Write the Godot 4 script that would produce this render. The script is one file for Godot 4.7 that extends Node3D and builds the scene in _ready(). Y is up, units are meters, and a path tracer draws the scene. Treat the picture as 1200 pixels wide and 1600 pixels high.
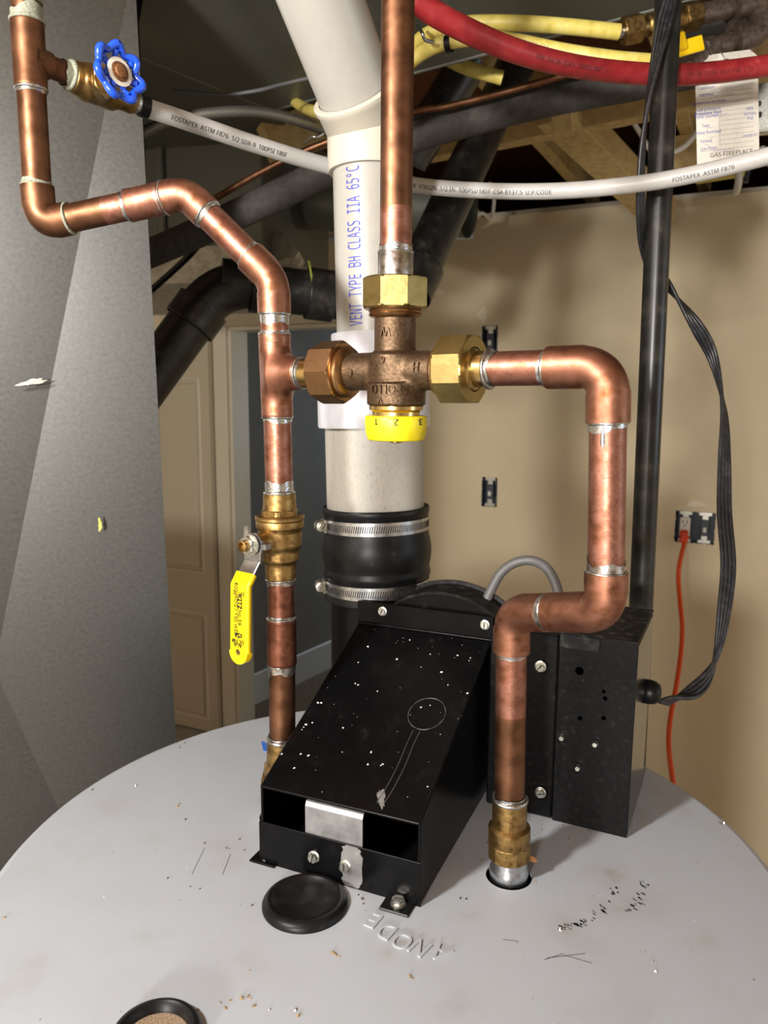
extends Node3D
# A basement utility corner: the top of a grey power-vented water heater, its copper piping, mixing valve and vent pipe.
# Metres, y up. Tank top at y = 1.334, floor at y = 0. HU / HV: the heater's own right and back directions.
const TOP := 1.334
const HU := Vector3(0.9191, 0, 0.3941)
const HV := Vector3(0.3941, 0, -0.9191)
const WU := Vector3(0.8988, 0, 0.4384)    # along the partition wall
const WN := Vector3(-0.4384, 0, 0.8988)   # out of the partition wall
const WO := Vector3(1.1232, 0, -2.7102)   # a point at the foot of the partition wall
const TANK := Vector3(0.005, 1.334, -0.570)
var M := {}
var rng := RandomNumberGenerator.new()


func _ready() -> void:
	rng.seed = 7
	# camera
	var cam := Camera3D.new()
	cam.name = "camera"
	cam.fov = 67.38
	cam.near = 0.02
	cam.far = 60.0
	cam.position = Vector3(0, 1.706, 0)
	cam.basis = Basis(Vector3.RIGHT, deg_to_rad(-9.0)) * Basis(Vector3.BACK, deg_to_rad(0.4))
	var lens := CameraAttributesPhysical.new()
	lens.frustum_focal_length = 18.0
	lens.frustum_focus_distance = 0.62
	lens.frustum_near = 0.02
	lens.frustum_far = 60.0
	lens.exposure_aperture = 9.0
	cam.attributes = lens
	add_child(cam)
	cam.make_current()
	# environment: the room is closed, the sky only shows through its window
	var env := Environment.new()
	env.background_mode = Environment.BG_COLOR
	env.background_color = Color(0.35, 0.42, 0.5)
	env.tonemap_mode = Environment.TONE_MAPPER_LINEAR
	env.tonemap_exposure = 1.1
	env.sdfgi_enabled = true
	env.ssao_enabled = true
	env.ssil_enabled = true
	var we := WorldEnvironment.new()
	we.name = "world_environment"
	we.environment = env
	add_child(we)
	make_materials()
	lamps()
	room()
	partition()
	ducts()
	ceiling_runs()
	gas_corner()
	tank()
	blower()
	vent()
	copper_cold()
	ball_valve()
	gate_valve()
	mixing_valve()
	copper_hot()
	cords()
	litter()


# ---------------------------------------------------------------- lamps
func lamps() -> void:
	bulb_lamp(Vector3(-0.54, 2.02, 0.0), 1.05, 0.045, Color(1.0, 0.985, 0.97), "bare bulb hanging from the ceiling left of the water heater")
	bulb_lamp(Vector3(-0.95, 1.78, 2.1), 7.3, 0.12, Color(1.0, 0.985, 0.97), "added unseen fill bulb behind the viewer, brightening the wall")  # added fill lamp behind the viewer, lifts the partition wall
	# daylight: a window in the right wall, behind the viewer
	var w := AreaLight3D.new()
	w.name = "window_daylight"
	w.area_size = Vector2(0.9, 0.55)
	w.light_color = Color(0.80, 0.90, 1.0)
	w.light_energy = 0.9
	w.shadow_enabled = true
	add_child(w)
	w.global_position = Vector3(2.96, 1.75, 0.35)
	w.look_at(Vector3(0.0, 1.5, 0.35), Vector3.UP)
	# daylight in the back room, from a window behind the partition
	var b := AreaLight3D.new()
	b.name = "back_room_daylight"
	b.area_size = Vector2(0.8, 0.8)
	b.light_color = Color(0.84, 0.92, 1.0)
	b.light_energy = 2.2
	b.shadow_enabled = true
	add_child(b)
	b.global_position = Vector3(1.2, 1.5, -5.86)
	b.look_at(Vector3(-0.6, 0.5, -4.6), Vector3.UP)


func bulb_lamp(at: Vector3, energy: float, size: float, c: Color, label: String) -> void:
	var r := thing("hanging_bulb", label, "lamp", "", at + Vector3(0, 0.42, 0))
	var g := G.new()
	var p: Array = []
	for k in 13:
		var a := PI * k / 12.0
		p.append(Vector2(maxf(size * sin(a), 0.0004), -size * cos(a)))
	g.lathe(at, Vector3.UP, p, 24)
	part(g, "bulb", glow(c, 6.0), r)
	g = G.new()
	g.lathe(at + Vector3(0, size * 0.9, 0), Vector3.UP, [Vector2(0.001, 0), Vector2(0.02, 0), Vector2(0.022, 0.03), Vector2(0.014, 0.06), Vector2(0.001, 0.062)], 20)
	part(g, "socket", M.rubber, r)
	g = G.new()
	g.sweep([at + Vector3(0, size + 0.05, 0), Vector3(at.x, 2.66, at.z)], 0.004, 10)
	part(g, "cord", M.rubber, r)
	var l := OmniLight3D.new()
	l.name = "bulb_light"
	l.light_color = c
	l.light_energy = energy
	l.light_size = size
	l.omni_range = 30.0
	l.omni_attenuation = 2.0
	l.shadow_enabled = true
	add_child(l)
	l.position = at


func glow(c: Color, e: float) -> StandardMaterial3D:
	var m := StandardMaterial3D.new()
	m.albedo_color = c
	m.emission_enabled = true
	m.emission = c
	m.emission_energy_multiplier = e
	return m


# ---------------------------------------------------------------- naming
func tag(o: Node, label: String, category: String, group := "") -> Node:
	o.set_meta("label", label)
	o.set_meta("category", category)
	if group:
		o.set_meta("group", group)
	return o


func thing(called: String, label: String, category: String, group := "", at := Vector3.ZERO) -> Node3D:
	var o := Node3D.new()
	o.name = called
	add_child(o, true)
	o.position = at
	tag(o, label, category, group)
	return o


func part(g: G, called: String, mat: Material, parent: Node3D = self, label := "") -> MeshInstance3D:
	var o := MeshInstance3D.new()
	o.name = called
	var c := g.centre()
	o.mesh = g.mesh(c)
	o.material_override = mat
	parent.add_child(o, true)
	o.global_transform = Transform3D(Basis(), c)
	if label:
		o.set_meta("label", label)
	return o


func whole(g: G, called: String, mat: Material, label: String, category: String, group := "") -> MeshInstance3D:
	var o := part(g, called, mat)
	tag(o, label, category, group)
	return o


func structure(g: G, called: String, mat: Material, parent: Node3D = self) -> MeshInstance3D:
	var o := part(g, called, mat, parent)
	o.set_meta("kind", "structure")
	return o


# ---------------------------------------------------------------- materials
func noise(freq: float, seed_: int, colors: Array, octaves := 4, size := 512, kind := FastNoiseLite.TYPE_SIMPLEX_SMOOTH) -> NoiseTexture2D:
	var f := FastNoiseLite.new()
	f.noise_type = kind
	f.frequency = freq
	f.seed = seed_
	f.fractal_octaves = octaves
	var t := NoiseTexture2D.new()
	t.width = size
	t.height = size
	t.seamless = true
	t.noise = f
	var gr := Gradient.new()
	gr.offsets = PackedFloat32Array(range(colors.size()).map(func(k): return float(k) / (colors.size() - 1)))
	gr.colors = PackedColorArray(colors)
	t.color_ramp = gr
	return t


func ramp(freq: float, seed_: int, stops: Array, octaves := 4, size := 512) -> NoiseTexture2D:
	# stops: [offset, colour, offset, colour, ...]
	var t := noise(freq, seed_, [Color.BLACK, Color.WHITE], octaves, size)
	var gr := Gradient.new()
	var offs := PackedFloat32Array()
	var cols := PackedColorArray()
	for k in range(0, stops.size(), 2):
		offs.append(stops[k])
		cols.append(stops[k + 1])
	gr.offsets = offs
	gr.colors = cols
	t.color_ramp = gr
	return t


func plain(c: Color, rough: float, metal := 0.0) -> StandardMaterial3D:
	var m := StandardMaterial3D.new()
	m.albedo_color = c
	m.roughness = rough
	m.metallic = metal
	return m


func textured(t: Texture2D, scale_: float, rough: float, metal := 0.0, bump: Texture2D = null, bump_cm := 0.0) -> StandardMaterial3D:
	var m := plain(Color.WHITE, rough, metal)
	m.albedo_texture = t
	m.uv1_triplanar = true
	m.uv1_scale = Vector3.ONE * scale_
	if bump:
		m.heightmap_enabled = true
		m.heightmap_texture = bump
		m.heightmap_scale = bump_cm
	return m


func rough_map(m: StandardMaterial3D, t: Texture2D) -> StandardMaterial3D:
	m.roughness = 1.0
	m.roughness_texture = t
	m.roughness_texture_channel = BaseMaterial3D.TEXTURE_CHANNEL_RED
	return m


func brushed(m: StandardMaterial3D, t: Texture2D, su: float, sv: float) -> StandardMaterial3D:
	m.detail_enabled = true
	m.detail_albedo = t
	m.detail_blend_mode = BaseMaterial3D.BLEND_MODE_MUL
	m.detail_uv_layer = BaseMaterial3D.DETAIL_UV_2
	m.uv2_scale = Vector3(su, sv, 1)
	return m


func make_materials() -> void:
	var c := func(r, g, b): return Color8(r, g, b)
	var fine := noise(0.06, 1, [Color(0.25, 0.25, 0.25), Color(0.75, 0.75, 0.75)], 3, 256)
	var grain := noise(0.03, 2, [Color(0, 0, 0), Color(1, 1, 1)], 5, 512)
	var lines := noise(0.05, 3, [c.call(205, 205, 205), c.call(255, 255, 255), c.call(255, 255, 255), c.call(225, 225, 225)], 3, 256)
	var r35 := noise(0.02, 4, [Color(0.34, 0, 0), Color(0.56, 0, 0)], 4, 512)
	# metals
	M.copper = brushed(rough_map(textured(ramp(0.012, 5, [0.0, c.call(128, 86, 70), 0.35, c.call(156, 108, 90), 0.6, c.call(168, 120, 103), 0.8, c.call(146, 96, 74), 1.0, c.call(112, 74, 54)]), 7.0, 0.35, 1.0, fine, 0.008), r35), lines, 1.0, 30.0)
	M.copper_fitting = rough_map(textured(ramp(0.014, 6, [0.0, c.call(96, 64, 46), 0.25, c.call(140, 95, 74), 0.6, c.call(162, 115, 95), 0.8, c.call(134, 88, 60), 1.0, c.call(92, 60, 40)]), 7.0, 0.35, 1.0, fine, 0.01), r35)
	M.copper_old = rough_map(textured(ramp(0.01, 8, [0.0, c.call(84, 58, 42), 0.4, c.call(118, 83, 61), 0.65, c.call(134, 95, 71), 1.0, c.call(94, 64, 43)]), 6.0, 0.4, 1.0, fine, 0.008), r35)
	M.copper_dark = rough_map(textured(ramp(0.02, 9, [0.0, c.call(84, 56, 42), 0.4, c.call(122, 78, 60), 0.6, c.call(146, 96, 78), 1.0, c.call(92, 60, 42)]), 6.0, 0.4, 1.0, fine, 0.01), r35)
	M.solder = textured(ramp(0.05, 10, [0.0, c.call(120, 120, 118), 0.5, c.call(190, 190, 188), 1.0, c.call(224, 224, 222)], 3, 256), 30.0, 0.3, 1.0, fine, 0.03)
	M.tinned = textured(ramp(0.03, 11, [0.0, c.call(112, 100, 88), 0.45, c.call(176, 172, 168), 0.8, c.call(206, 204, 202), 1.0, c.call(150, 110, 80)], 3, 256), 18.0, 0.32, 1.0, fine, 0.02)
	M.verdigris = textured(ramp(0.06, 12, [0.0, c.call(96, 98, 82), 0.5, c.call(150, 148, 130), 0.8, c.call(140, 156, 140), 1.0, c.call(190, 184, 168)], 3, 256), 30.0, 0.7, 0.2, fine, 0.05)
	M.bronze = textured(ramp(0.05, 13, [0.0, c.call(68, 53, 39), 0.5, c.call(98, 79, 60), 1.0, c.call(120, 98, 76)], 4, 256), 22.0, 0.5, 0.9, noise(0.12, 50, [Color(0, 0, 0), Color(1, 1, 1)], 3, 256), 0.016)
	M.brass_nut = textured(ramp(0.02, 14, [0.0, c.call(138, 121, 76), 0.5, c.call(164, 146, 94), 1.0, c.call(150, 128, 78)], 4, 256), 12.0, 0.34, 1.0, fine, 0.008)
	M.brass_warm = textured(ramp(0.02, 15, [0.0, c.call(146, 112, 76), 0.5, c.call(170, 134, 96), 1.0, c.call(154, 118, 80)], 4, 256), 12.0, 0.34, 1.0, fine, 0.008)
	M.brass_old = textured(ramp(0.03, 16, [0.0, c.call(90, 68, 40), 0.4, c.call(140, 112, 68), 0.7, c.call(170, 140, 88), 1.0, c.call(120, 96, 60)], 4, 256), 14.0, 0.42, 1.0, fine, 0.02)
	M.brass_bright = plain(c.call(196, 168, 110), 0.24, 1.0)
	M.steel = textured(ramp(0.03, 17, [0.0, c.call(140, 142, 146), 0.5, c.call(186, 188, 190), 1.0, c.call(206, 208, 210)], 3, 256), 20.0, 0.28, 1.0)
	M.zinc = textured(ramp(0.05, 18, [0.0, c.call(150, 150, 142), 0.5, c.call(206, 206, 196), 1.0, c.call(226, 226, 218)], 3, 256), 24.0, 0.36, 1.0)
	M.galvanised = rough_map(textured(ramp(0.15, 19, [0.0, c.call(84, 84, 82), 0.4, c.call(92, 92, 90), 0.7, c.call(96, 96, 93), 1.0, c.call(102, 102, 98)], 4), 2.2, 0.5, 1.0), noise(0.2, 20, [Color(0.36, 0, 0), Color(0.44, 0, 0)], 3, 512))
	M.duct_dull = textured(ramp(0.008, 21, [0.0, c.call(96, 97, 88), 0.5, c.call(104, 105, 96), 1.0, c.call(112, 112, 102)], 3, 256), 1.2, 0.5, 0.3)
	M.foil = textured(ramp(0.03, 22, [0.0, c.call(140, 136, 120), 0.5, c.call(170, 166, 150), 1.0, c.call(190, 186, 172)], 5, 256), 4.0, 0.5, 0.35, grain, 0.08)
	M.aluminium = textured(ramp(0.02, 23, [0.0, c.call(120, 120, 120), 0.5, c.call(150, 150, 150), 0.85, c.call(164, 163, 160), 1.0, c.call(206, 200, 182)], 5, 256), 10.0, 0.5, 0.75)
	M.armour = plain(c.call(128, 125, 117), 0.4, 0.8)
	M.iron = textured(ramp(0.03, 24, [0.0, c.call(60, 52, 46), 0.5, c.call(98, 84, 74), 0.8, c.call(116, 100, 86), 1.0, c.call(140, 120, 98)], 4, 256), 14.0, 0.55, 0.6, grain, 0.03)
	# paint, plastic, rubber
	M.tank_paint = textured(tank_texture(), 1.5, 0.46, 0.0, grain, 0.0012)
	M.black_paint = textured(ramp(0.02, 26, [0.0, c.call(7, 7, 8), 0.6, c.call(10, 10, 11), 0.8, c.call(15, 15, 15), 0.9, c.call(26, 26, 25), 1.0, c.call(46, 45, 44)], 7, 512), 4.0, 0.26, 0.0, fine, 0.003)
	M.black_dusty = textured(ramp(0.03, 27, [0.0, c.call(11, 11, 12), 0.5, c.call(20, 20, 20), 0.7, c.call(36, 35, 33), 0.88, c.call(64, 62, 58), 1.0, c.call(92, 88, 82)], 7, 512), 5.0, 0.42, 0.0, grain, 0.008)
	M.black_scuffed = textured(ramp(0.05, 60, [0.0, c.call(9, 9, 10), 0.55, c.call(13, 13, 13), 0.75, c.call(20, 20, 19), 0.88, c.call(34, 33, 32), 1.0, c.call(66, 64, 60)], 7, 512), 6.0, 0.36, 0.0, fine, 0.006)
	for b in [M.black_paint, M.black_scuffed, M.black_dusty]:
		b.metallic_specular = 0.27
	M.black_plain = plain(c.call(11, 11, 12), 0.3)
	M.black_plain.metallic_specular = 0.27
	M.black_gloss = textured(ramp(0.05, 61, [0.0, c.call(12, 12, 12), 0.6, c.call(18, 18, 18), 1.0, c.call(34, 32, 29)], 6, 256), 6.0, 0.17)
	M.dark_hollow = plain(c.call(8, 8, 8), 0.9)
	M.rubber = textured(ramp(0.02, 28, [0.0, c.call(10, 10, 11), 0.55, c.call(16, 16, 17), 0.85, c.call(28, 28, 27), 1.0, c.call(62, 62, 44)], 5, 256), 8.0, 0.4)
	M.rubber.metallic_specular = 0.35
	M.pvc = textured(ramp(0.03, 29, [0.0, c.call(136, 133, 125), 0.12, c.call(160, 157, 149), 0.7, c.call(166, 163, 155), 1.0, c.call(155, 152, 143)], 6, 512), 3.0, 0.36)
	M.pvc_white = textured(ramp(0.03, 30, [0.0, c.call(184, 185, 190), 0.5, c.call(196, 197, 202), 1.0, c.call(188, 189, 194)], 4, 256), 4.0, 0.28)
	M.pvc_dirty = plain(Color.WHITE, 0.45)
	M.pvc_dirty.albedo_texture = ramp(0.03, 31, [0.0, c.call(116, 111, 100), 0.14, c.call(152, 148, 137), 0.3, c.call(164, 160, 149), 0.75, c.call(168, 164, 154), 1.0, c.call(158, 153, 142)], 6, 512)
	M.pvc_dirty.uv1_scale = Vector3(6.0, 7.0, 1.0)
	M.pvc_cream = plain(c.call(188, 182, 167), 0.4)
	M.abs = textured(ramp(0.02, 32, [0.0, c.call(20, 20, 20), 0.5, c.call(30, 30, 29), 0.75, c.call(48, 46, 42), 1.0, c.call(96, 90, 78)], 6, 512), 3.0, 0.33)
	M.foam = textured(ramp(0.04, 33, [0.0, c.call(44, 41, 38), 0.5, c.call(56, 52, 48), 1.0, c.call(74, 69, 63)], 4, 256), 6.0, 0.8)
	M.pex_white = textured(ramp(0.02, 34, [0.0, c.call(168, 166, 162), 0.5, c.call(184, 182, 178), 1.0, c.call(174, 172, 168)], 3, 256), 6.0, 0.38)
	M.pex_red = textured(ramp(0.025, 35, [0.0, c.call(116, 26, 30), 0.45, c.call(140, 32, 36), 0.75, c.call(150, 44, 46), 1.0, c.call(176, 92, 86)], 5, 256), 8.0, 0.4)
	M.yellow_jacket = textured(ramp(0.025, 36, [0.0, c.call(176, 158, 74), 0.5, c.call(216, 196, 96), 1.0, c.call(226, 212, 140)], 4, 256), 8.0, 0.45)
	M.yellow_vinyl = plain(c.call(242, 205, 8), 0.32)
	M.yellow_knob = plain(c.call(226, 208, 22), 0.4)
	M.yellow_bright = plain(c.call(240, 196, 20), 0.35)
	M.blue_enamel = plain(c.call(22, 78, 208), 0.25)
	M.blue_enamel.clearcoat_enabled = true
	M.blue_enamel.clearcoat = 0.6
	M.blue_enamel.clearcoat_roughness = 0.12
	M.rust = textured(ramp(0.05, 37, [0.0, c.call(70, 40, 24), 0.5, c.call(128, 84, 48), 1.0, c.call(170, 130, 84)], 4, 256), 40.0, 0.6, 0.5)
	M.orange_cord = plain(c.call(226, 84, 30), 0.45)
	M.grey_cable = plain(c.call(88, 87, 86), 0.5)
	M.black_cord = textured(ramp(0.03, 38, [0.0, c.call(22, 23, 26), 0.6, c.call(38, 39, 42), 1.0, c.call(76, 76, 76)], 5, 256), 14.0, 0.36)
	M.white_cable = plain(c.call(206, 202, 192), 0.5)
	M.ink_blue = plain(c.call(58, 66, 168), 0.6)
	M.ink_and_hole_black = plain(c.call(18, 18, 18), 0.6)
	M.ink_grey = plain(c.call(112, 112, 122), 0.7)
	M.ink_pen = plain(c.call(98, 104, 160), 0.7)
	M.card = textured(ramp(0.03, 39, [0.0, c.call(214, 206, 192), 0.5, c.call(228, 222, 210), 1.0, c.call(222, 214, 200)], 4, 256), 12.0, 0.8)
	M.card_ring = plain(c.call(146, 84, 72), 0.7)
	M.flux = plain(c.call(62, 61, 58), 0.3)
	M.chip = plain(c.call(226, 224, 218), 0.4)
	M.dirt = textured(ramp(0.05, 40, [0.0, c.call(92, 76, 58), 0.5, c.call(140, 120, 94), 1.0, c.call(186, 170, 146)], 4, 256), 60.0, 0.9)
	M.blue_label = plain(c.call(60, 110, 200), 0.5)
	# building
	M.wall_beige = textured(ramp(0.01, 41, [0.0, c.call(214, 198, 164), 0.5, c.call(216, 200, 166), 1.0, c.call(218, 202, 168)], 4, 512), 0.8, 0.62, 0.0, fine, 0.02)
	M.gypsum = plain(c.call(214, 210, 202), 0.9)
	M.wall_plain = plain(c.call(222, 212, 192), 0.75)
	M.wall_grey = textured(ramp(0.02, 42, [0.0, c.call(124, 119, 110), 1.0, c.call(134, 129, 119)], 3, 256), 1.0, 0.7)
	M.mud = textured(ramp(0.03, 43, [0.0, c.call(222, 208, 182), 0.5, c.call(232, 221, 198), 1.0, c.call(238, 230, 212)], 4, 256), 5.0, 0.8, 0.0, grain, 0.06)
	M.door_paint = plain(c.call(196, 184, 158), 0.45)
	M.trim_paint = plain(c.call(216, 206, 182), 0.42)
	M.base_paint = plain(c.call(214, 212, 206), 0.45)
	M.carpet = textured(ramp(0.05, 44, [0.0, c.call(92, 78, 60), 0.5, c.call(116, 98, 76), 1.0, c.call(136, 118, 92)], 4, 256), 4.0, 0.95, 0.0, grain, 0.2)
	M.concrete = textured(ramp(0.02, 45, [0.0, c.call(168, 163, 154), 1.0, c.call(190, 185, 176)], 5, 256), 0.7, 0.85)
	M.lumber = textured(ramp(0.02, 46, [0.0, c.call(164, 136, 88), 0.5, c.call(194, 168, 114), 0.85, c.call(204, 180, 126), 1.0, c.call(172, 142, 92)], 5, 512), 3.0, 0.7, 0.0, grain, 0.03)
	M.osb = textured(ramp(0.04, 47, [0.0, c.call(70, 40, 24), 0.4, c.call(104, 60, 36), 0.7, c.call(122, 76, 46), 1.0, c.call(84, 48, 28)], 4, 512), 2.0, 0.8)
	M.socket_white = plain(c.call(222, 218, 208), 0.4)
	M.box_blue = plain(c.call(60, 66, 74), 0.5)


func tank_texture() -> Texture2D:
	# grey enamel with a scatter of brown dust patches
	return ramp(0.012, 25, [0.0, Color8(150, 146, 140), 0.14, Color8(164, 167, 170), 0.3, Color8(168, 173, 178), 0.7, Color8(170, 176, 182), 0.86, Color8(167, 172, 176), 1.0, Color8(160, 160, 155)], 7, 512)


# ---------------------------------------------------------------- the room
func slab(called: String, lo: Vector3, hi: Vector3, mat: Material) -> void:
	var g := G.new()
	g.box(Transform3D(Basis(), (lo + hi) * 0.5), hi - lo, 0.002)
	structure(g, called, mat)


func room() -> void:
	slab("floor", Vector3(-3.2, -0.15, -6.15), Vector3(3.15, 0.0, 6.15), M.concrete)
	var g0 := G.new()
	g0.prism(PackedVector2Array([Vector2(-0.95, -3.72), Vector2(2.9, -1.85), Vector2(2.9, -5.98), Vector2(-0.95, -5.98)]), Transform3D(Basis(Vector3.RIGHT, Vector3.BACK, Vector3.DOWN), Vector3(0, 0.008, 0)), 0.008)
	structure(g0, "floor_carpet", M.carpet)
	slab("ceiling", Vector3(-3.2, 2.68, -6.15), Vector3(3.15, 2.83, 6.15), M.osb)
	var g1 := G.new()
	g1.prism(PackedVector2Array([Vector2(-3.04, -4.86), Vector2(2.9, -1.97), Vector2(2.9, -5.98), Vector2(-3.04, -5.98)]), Transform3D(Basis(Vector3.RIGHT, Vector3.BACK, Vector3.DOWN), Vector3(0, 2.40, 0)), 0.04)
	structure(g1, "ceiling_back", M.wall_plain)
	slab("wall_left", Vector3(-3.2, 0, -6.15), Vector3(-3.05, 2.68, 6.15), M.wall_plain)
	slab("wall_far", Vector3(-3.05, 0, -6.15), Vector3(3.0, 2.68, -6.0), M.wall_plain)
	slab("wall_near", Vector3(-3.05, 0, 6.0), Vector3(3.0, 2.68, 6.15), M.wall_plain)
	# right wall with a window opening
	var c := CSGCombiner3D.new()
	c.name = "wall_right"
	add_child(c)
	c.position = Vector3(3.075, 0, 0)
	c.set_meta("kind", "structure")
	csg(c, CSGShape3D.OPERATION_UNION, Vector3(0, 1.34, 0), Vector3(0.15, 2.68, 12.3), M.wall_plain)
	csg(c, CSGShape3D.OPERATION_SUBTRACTION, Vector3(0, 1.75, 0.35), Vector3(0.3, 0.6, 1.0), M.wall_plain)
	var w := Node3D.new()
	w.name = "window_1"
	add_child(w)
	w.position = Vector3(3.05, 1.45, 0.35)
	w.set_meta("kind", "structure")
	for k in [[0.0, 0.015, 1.0, 0.03], [0.0, 0.585, 1.0, 0.03], [-0.485, 0.3, 0.03, 0.54], [0.485, 0.3, 0.03, 0.54], [0.0, 0.3, 0.025, 0.54]]:
		box(w, "frame_bar", Transform3D(Basis(), Vector3(3.05, 1.45 + k[1], 0.35 + k[0])), Vector3(0.05, k[3], k[2]), M.trim_paint, 0.004)
	var pane := plain(Color(1, 1, 1, 0.08), 0.05)
	pane.transparency = BaseMaterial3D.TRANSPARENCY_ALPHA
	for s in [-1.0, 1.0]:
		box(w, "pane", Transform3D(Basis(), Vector3(3.06, 1.75, 0.35 + s * 0.243)), Vector3(0.004, 0.54, 0.46), pane, 0.0005)
	# joists under the subfloor, running towards the partition
	for k in 13:
		if k > 2 and k < 6:
			continue
		var g := G.new()
		var at := Vector3(0, 2.56, -1.2) + WU * (-2.6 + 0.41 * k)
		g.box(frame(WU, Vector3.UP, at), Vector3(0.038, 0.24, 4.4 if k > 1 and k < 10 else 2.2), 0.002)
		tag(part(g, "ceiling_joist", M.lumber), "bare wooden joist under the subfloor running towards the beige wall", "joist", "ceiling joists")


func csg(parent: Node3D, op: int, at: Vector3, size: Vector3, mat: Material) -> void:
	var b := CSGBox3D.new()
	b.name = "piece"
	b.operation = op
	b.position = at
	b.size = size
	b.material = mat
	parent.add_child(b, true)


func on_wall(s: float, h: float, out := 0.0) -> Vector3:
	return Vector3(WO.x, h, WO.z) + WU * s + WN * out


func partition() -> void:
	var c := CSGCombiner3D.new()
	c.name = "wall_back"
	add_child(c)
	c.transform = frame(WU, Vector3.UP, Vector3(WO.x, 0, WO.z))
	c.set_meta("kind", "structure")
	csg(c, CSGShape3D.OPERATION_UNION, Vector3(-1.0, 1.18, -0.0575), Vector3(6.3, 2.36, 0.115), M.wall_beige)
	csg(c, CSGShape3D.OPERATION_SUBTRACTION, Vector3(-1.65, 0.99, -0.05), Vector3(0.79, 2.0, 0.4), M.wall_beige)
	csg(c, CSGShape3D.OPERATION_SUBTRACTION, Vector3(-2.375, 2.33, -0.05), Vector3(3.0, 0.085, 0.4), M.wall_beige)
	for o in [[-0.009, 1.227, 0.135, 0.115], [-0.781, 1.306, 0.066, 0.12], [-0.798, 1.898, 0.066, 0.12]]:
		csg(c, CSGShape3D.OPERATION_SUBTRACTION, Vector3(o[0], o[1], 0), Vector3(o[2], o[3], 0.16), M.gypsum)
	# boxed-in bulkhead at the top of the wall
	var g := G.new()
	g.box(frame(WU, Vector3.UP, on_wall(-1.36, 2.215, 0.08)), Vector3(0.74, 0.155, 0.16), 0.003)
	structure(g, "trim_1", M.wall_beige)
	# the skim of joint compound under it
	g = G.new()
	g.prism(blot(0.17, 0.035, 3), frame(WU, Vector3.UP, on_wall(-1.08, 2.10, 0.0)), 0.0012)
	tag(part(g, "joint_compound", M.mud), "pale smear of joint compound on the beige wall below the boxed bulkhead", "plaster")
	g = G.new()
	g.prism(blot(0.035, 0.05, 5), frame(WU, Vector3.UP, on_wall(-0.83, 2.0, 0.0)), 0.001)
	tag(part(g, "joint_compound", M.mud), "pale dab of joint compound above the upper narrow outlet opening", "plaster")
	g = G.new()
	g.prism(blot(0.062, 0.022, 8), frame(WU, Vector3.UP, on_wall(-0.01, 1.313, 0.0)), 0.0012)
	tag(part(g, "joint_compound", M.mud), "pale smear of joint compound above the double outlet opening", "plaster")
	# a taped drywall seam, standing a hair proud
	g = G.new()
	g.box(frame(WU, Vector3.UP, on_wall(-0.48, 1.226, 0.0)), Vector3(0.72, 0.003, 0.0016), 0.0004)
	g.box(frame(WU, Vector3.UP, on_wall(0.8, 1.226, 0.0)), Vector3(1.4, 0.003, 0.0016), 0.0004)
	structure(g, "trim_2", M.wall_beige)
	# side wall, baseboard and the far side of the back room
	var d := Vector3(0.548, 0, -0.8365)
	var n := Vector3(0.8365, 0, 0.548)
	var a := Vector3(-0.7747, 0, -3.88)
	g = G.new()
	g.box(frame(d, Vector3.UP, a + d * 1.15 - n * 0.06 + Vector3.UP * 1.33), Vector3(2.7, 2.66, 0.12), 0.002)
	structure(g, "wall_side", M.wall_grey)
	g = G.new()
	g.box(frame(d, Vector3.UP, a + d * 1.15 + n * 0.008 + Vector3.UP * 0.09), Vector3(2.7, 0.18, 0.016), 0.004)
	structure(g, "baseboard_side", M.base_paint)
	# casing round the doorway
	var k := Node3D.new()
	k.name = "door_1"
	add_child(k)
	k.position = on_wall(-1.65, 0.0)
	k.set_meta("kind", "structure")
	box(k, "casing", frame(WU, Vector3.UP, on_wall(-2.092, 0.995, 0.011)), Vector3(0.075, 1.99, 0.022), M.trim_paint, 0.005)
	box(k, "casing", frame(WU, Vector3.UP, on_wall(-1.21, 0.995, 0.011)), Vector3(0.075, 1.99, 0.022), M.trim_paint, 0.005)
	box(k, "casing", frame(WU, Vector3.UP, on_wall(-1.65, 2.027, 0.011)), Vector3(0.96, 0.074, 0.022), M.trim_paint, 0.005)
	box(k, "casing", frame(WU, Vector3.UP, on_wall(-1.65, 2.048, 0.016)), Vector3(0.98, 0.018, 0.032), M.trim_paint, 0.006)
	box(k, "jamb", frame(WU, Vector3.UP, on_wall(-2.045, 0.99, -0.06)), Vector3(0.018, 1.98, 0.13), M.trim_paint, 0.002)
	box(k, "jamb", frame(WU, Vector3.UP, on_wall(-1.65, 1.98, -0.06)), Vector3(0.79, 0.018, 0.13), M.trim_paint, 0.002)
	# the panelled door leaf beside it
	var l := thing("door_leaf", "cream painted panelled door leaf standing behind the galvanised plenum, left of the doorway", "door", "", on_wall(-2.52, 0.0, 0.03))
	var lc := CSGCombiner3D.new()
	lc.name = "leaf"
	l.add_child(lc)
	lc.global_transform = frame(WU, Vector3.UP, on_wall(-2.52, 0.0, 0.03))
	csg(lc, CSGShape3D.OPERATION_UNION, Vector3(0, 0.985, 0), Vector3(0.77, 1.95, 0.036), M.door_paint)
	for q in [[0.0, 1.29, 0.26, 0.93], [0.0, 0.345, 0.26, 0.54]]:
		for s in [-1.0, 1.0]:
			csg(lc, CSGShape3D.OPERATION_SUBTRACTION, Vector3(s * 0.195, q[1], 0.02), Vector3(q[2], q[3], 0.022), M.door_paint)
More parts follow.
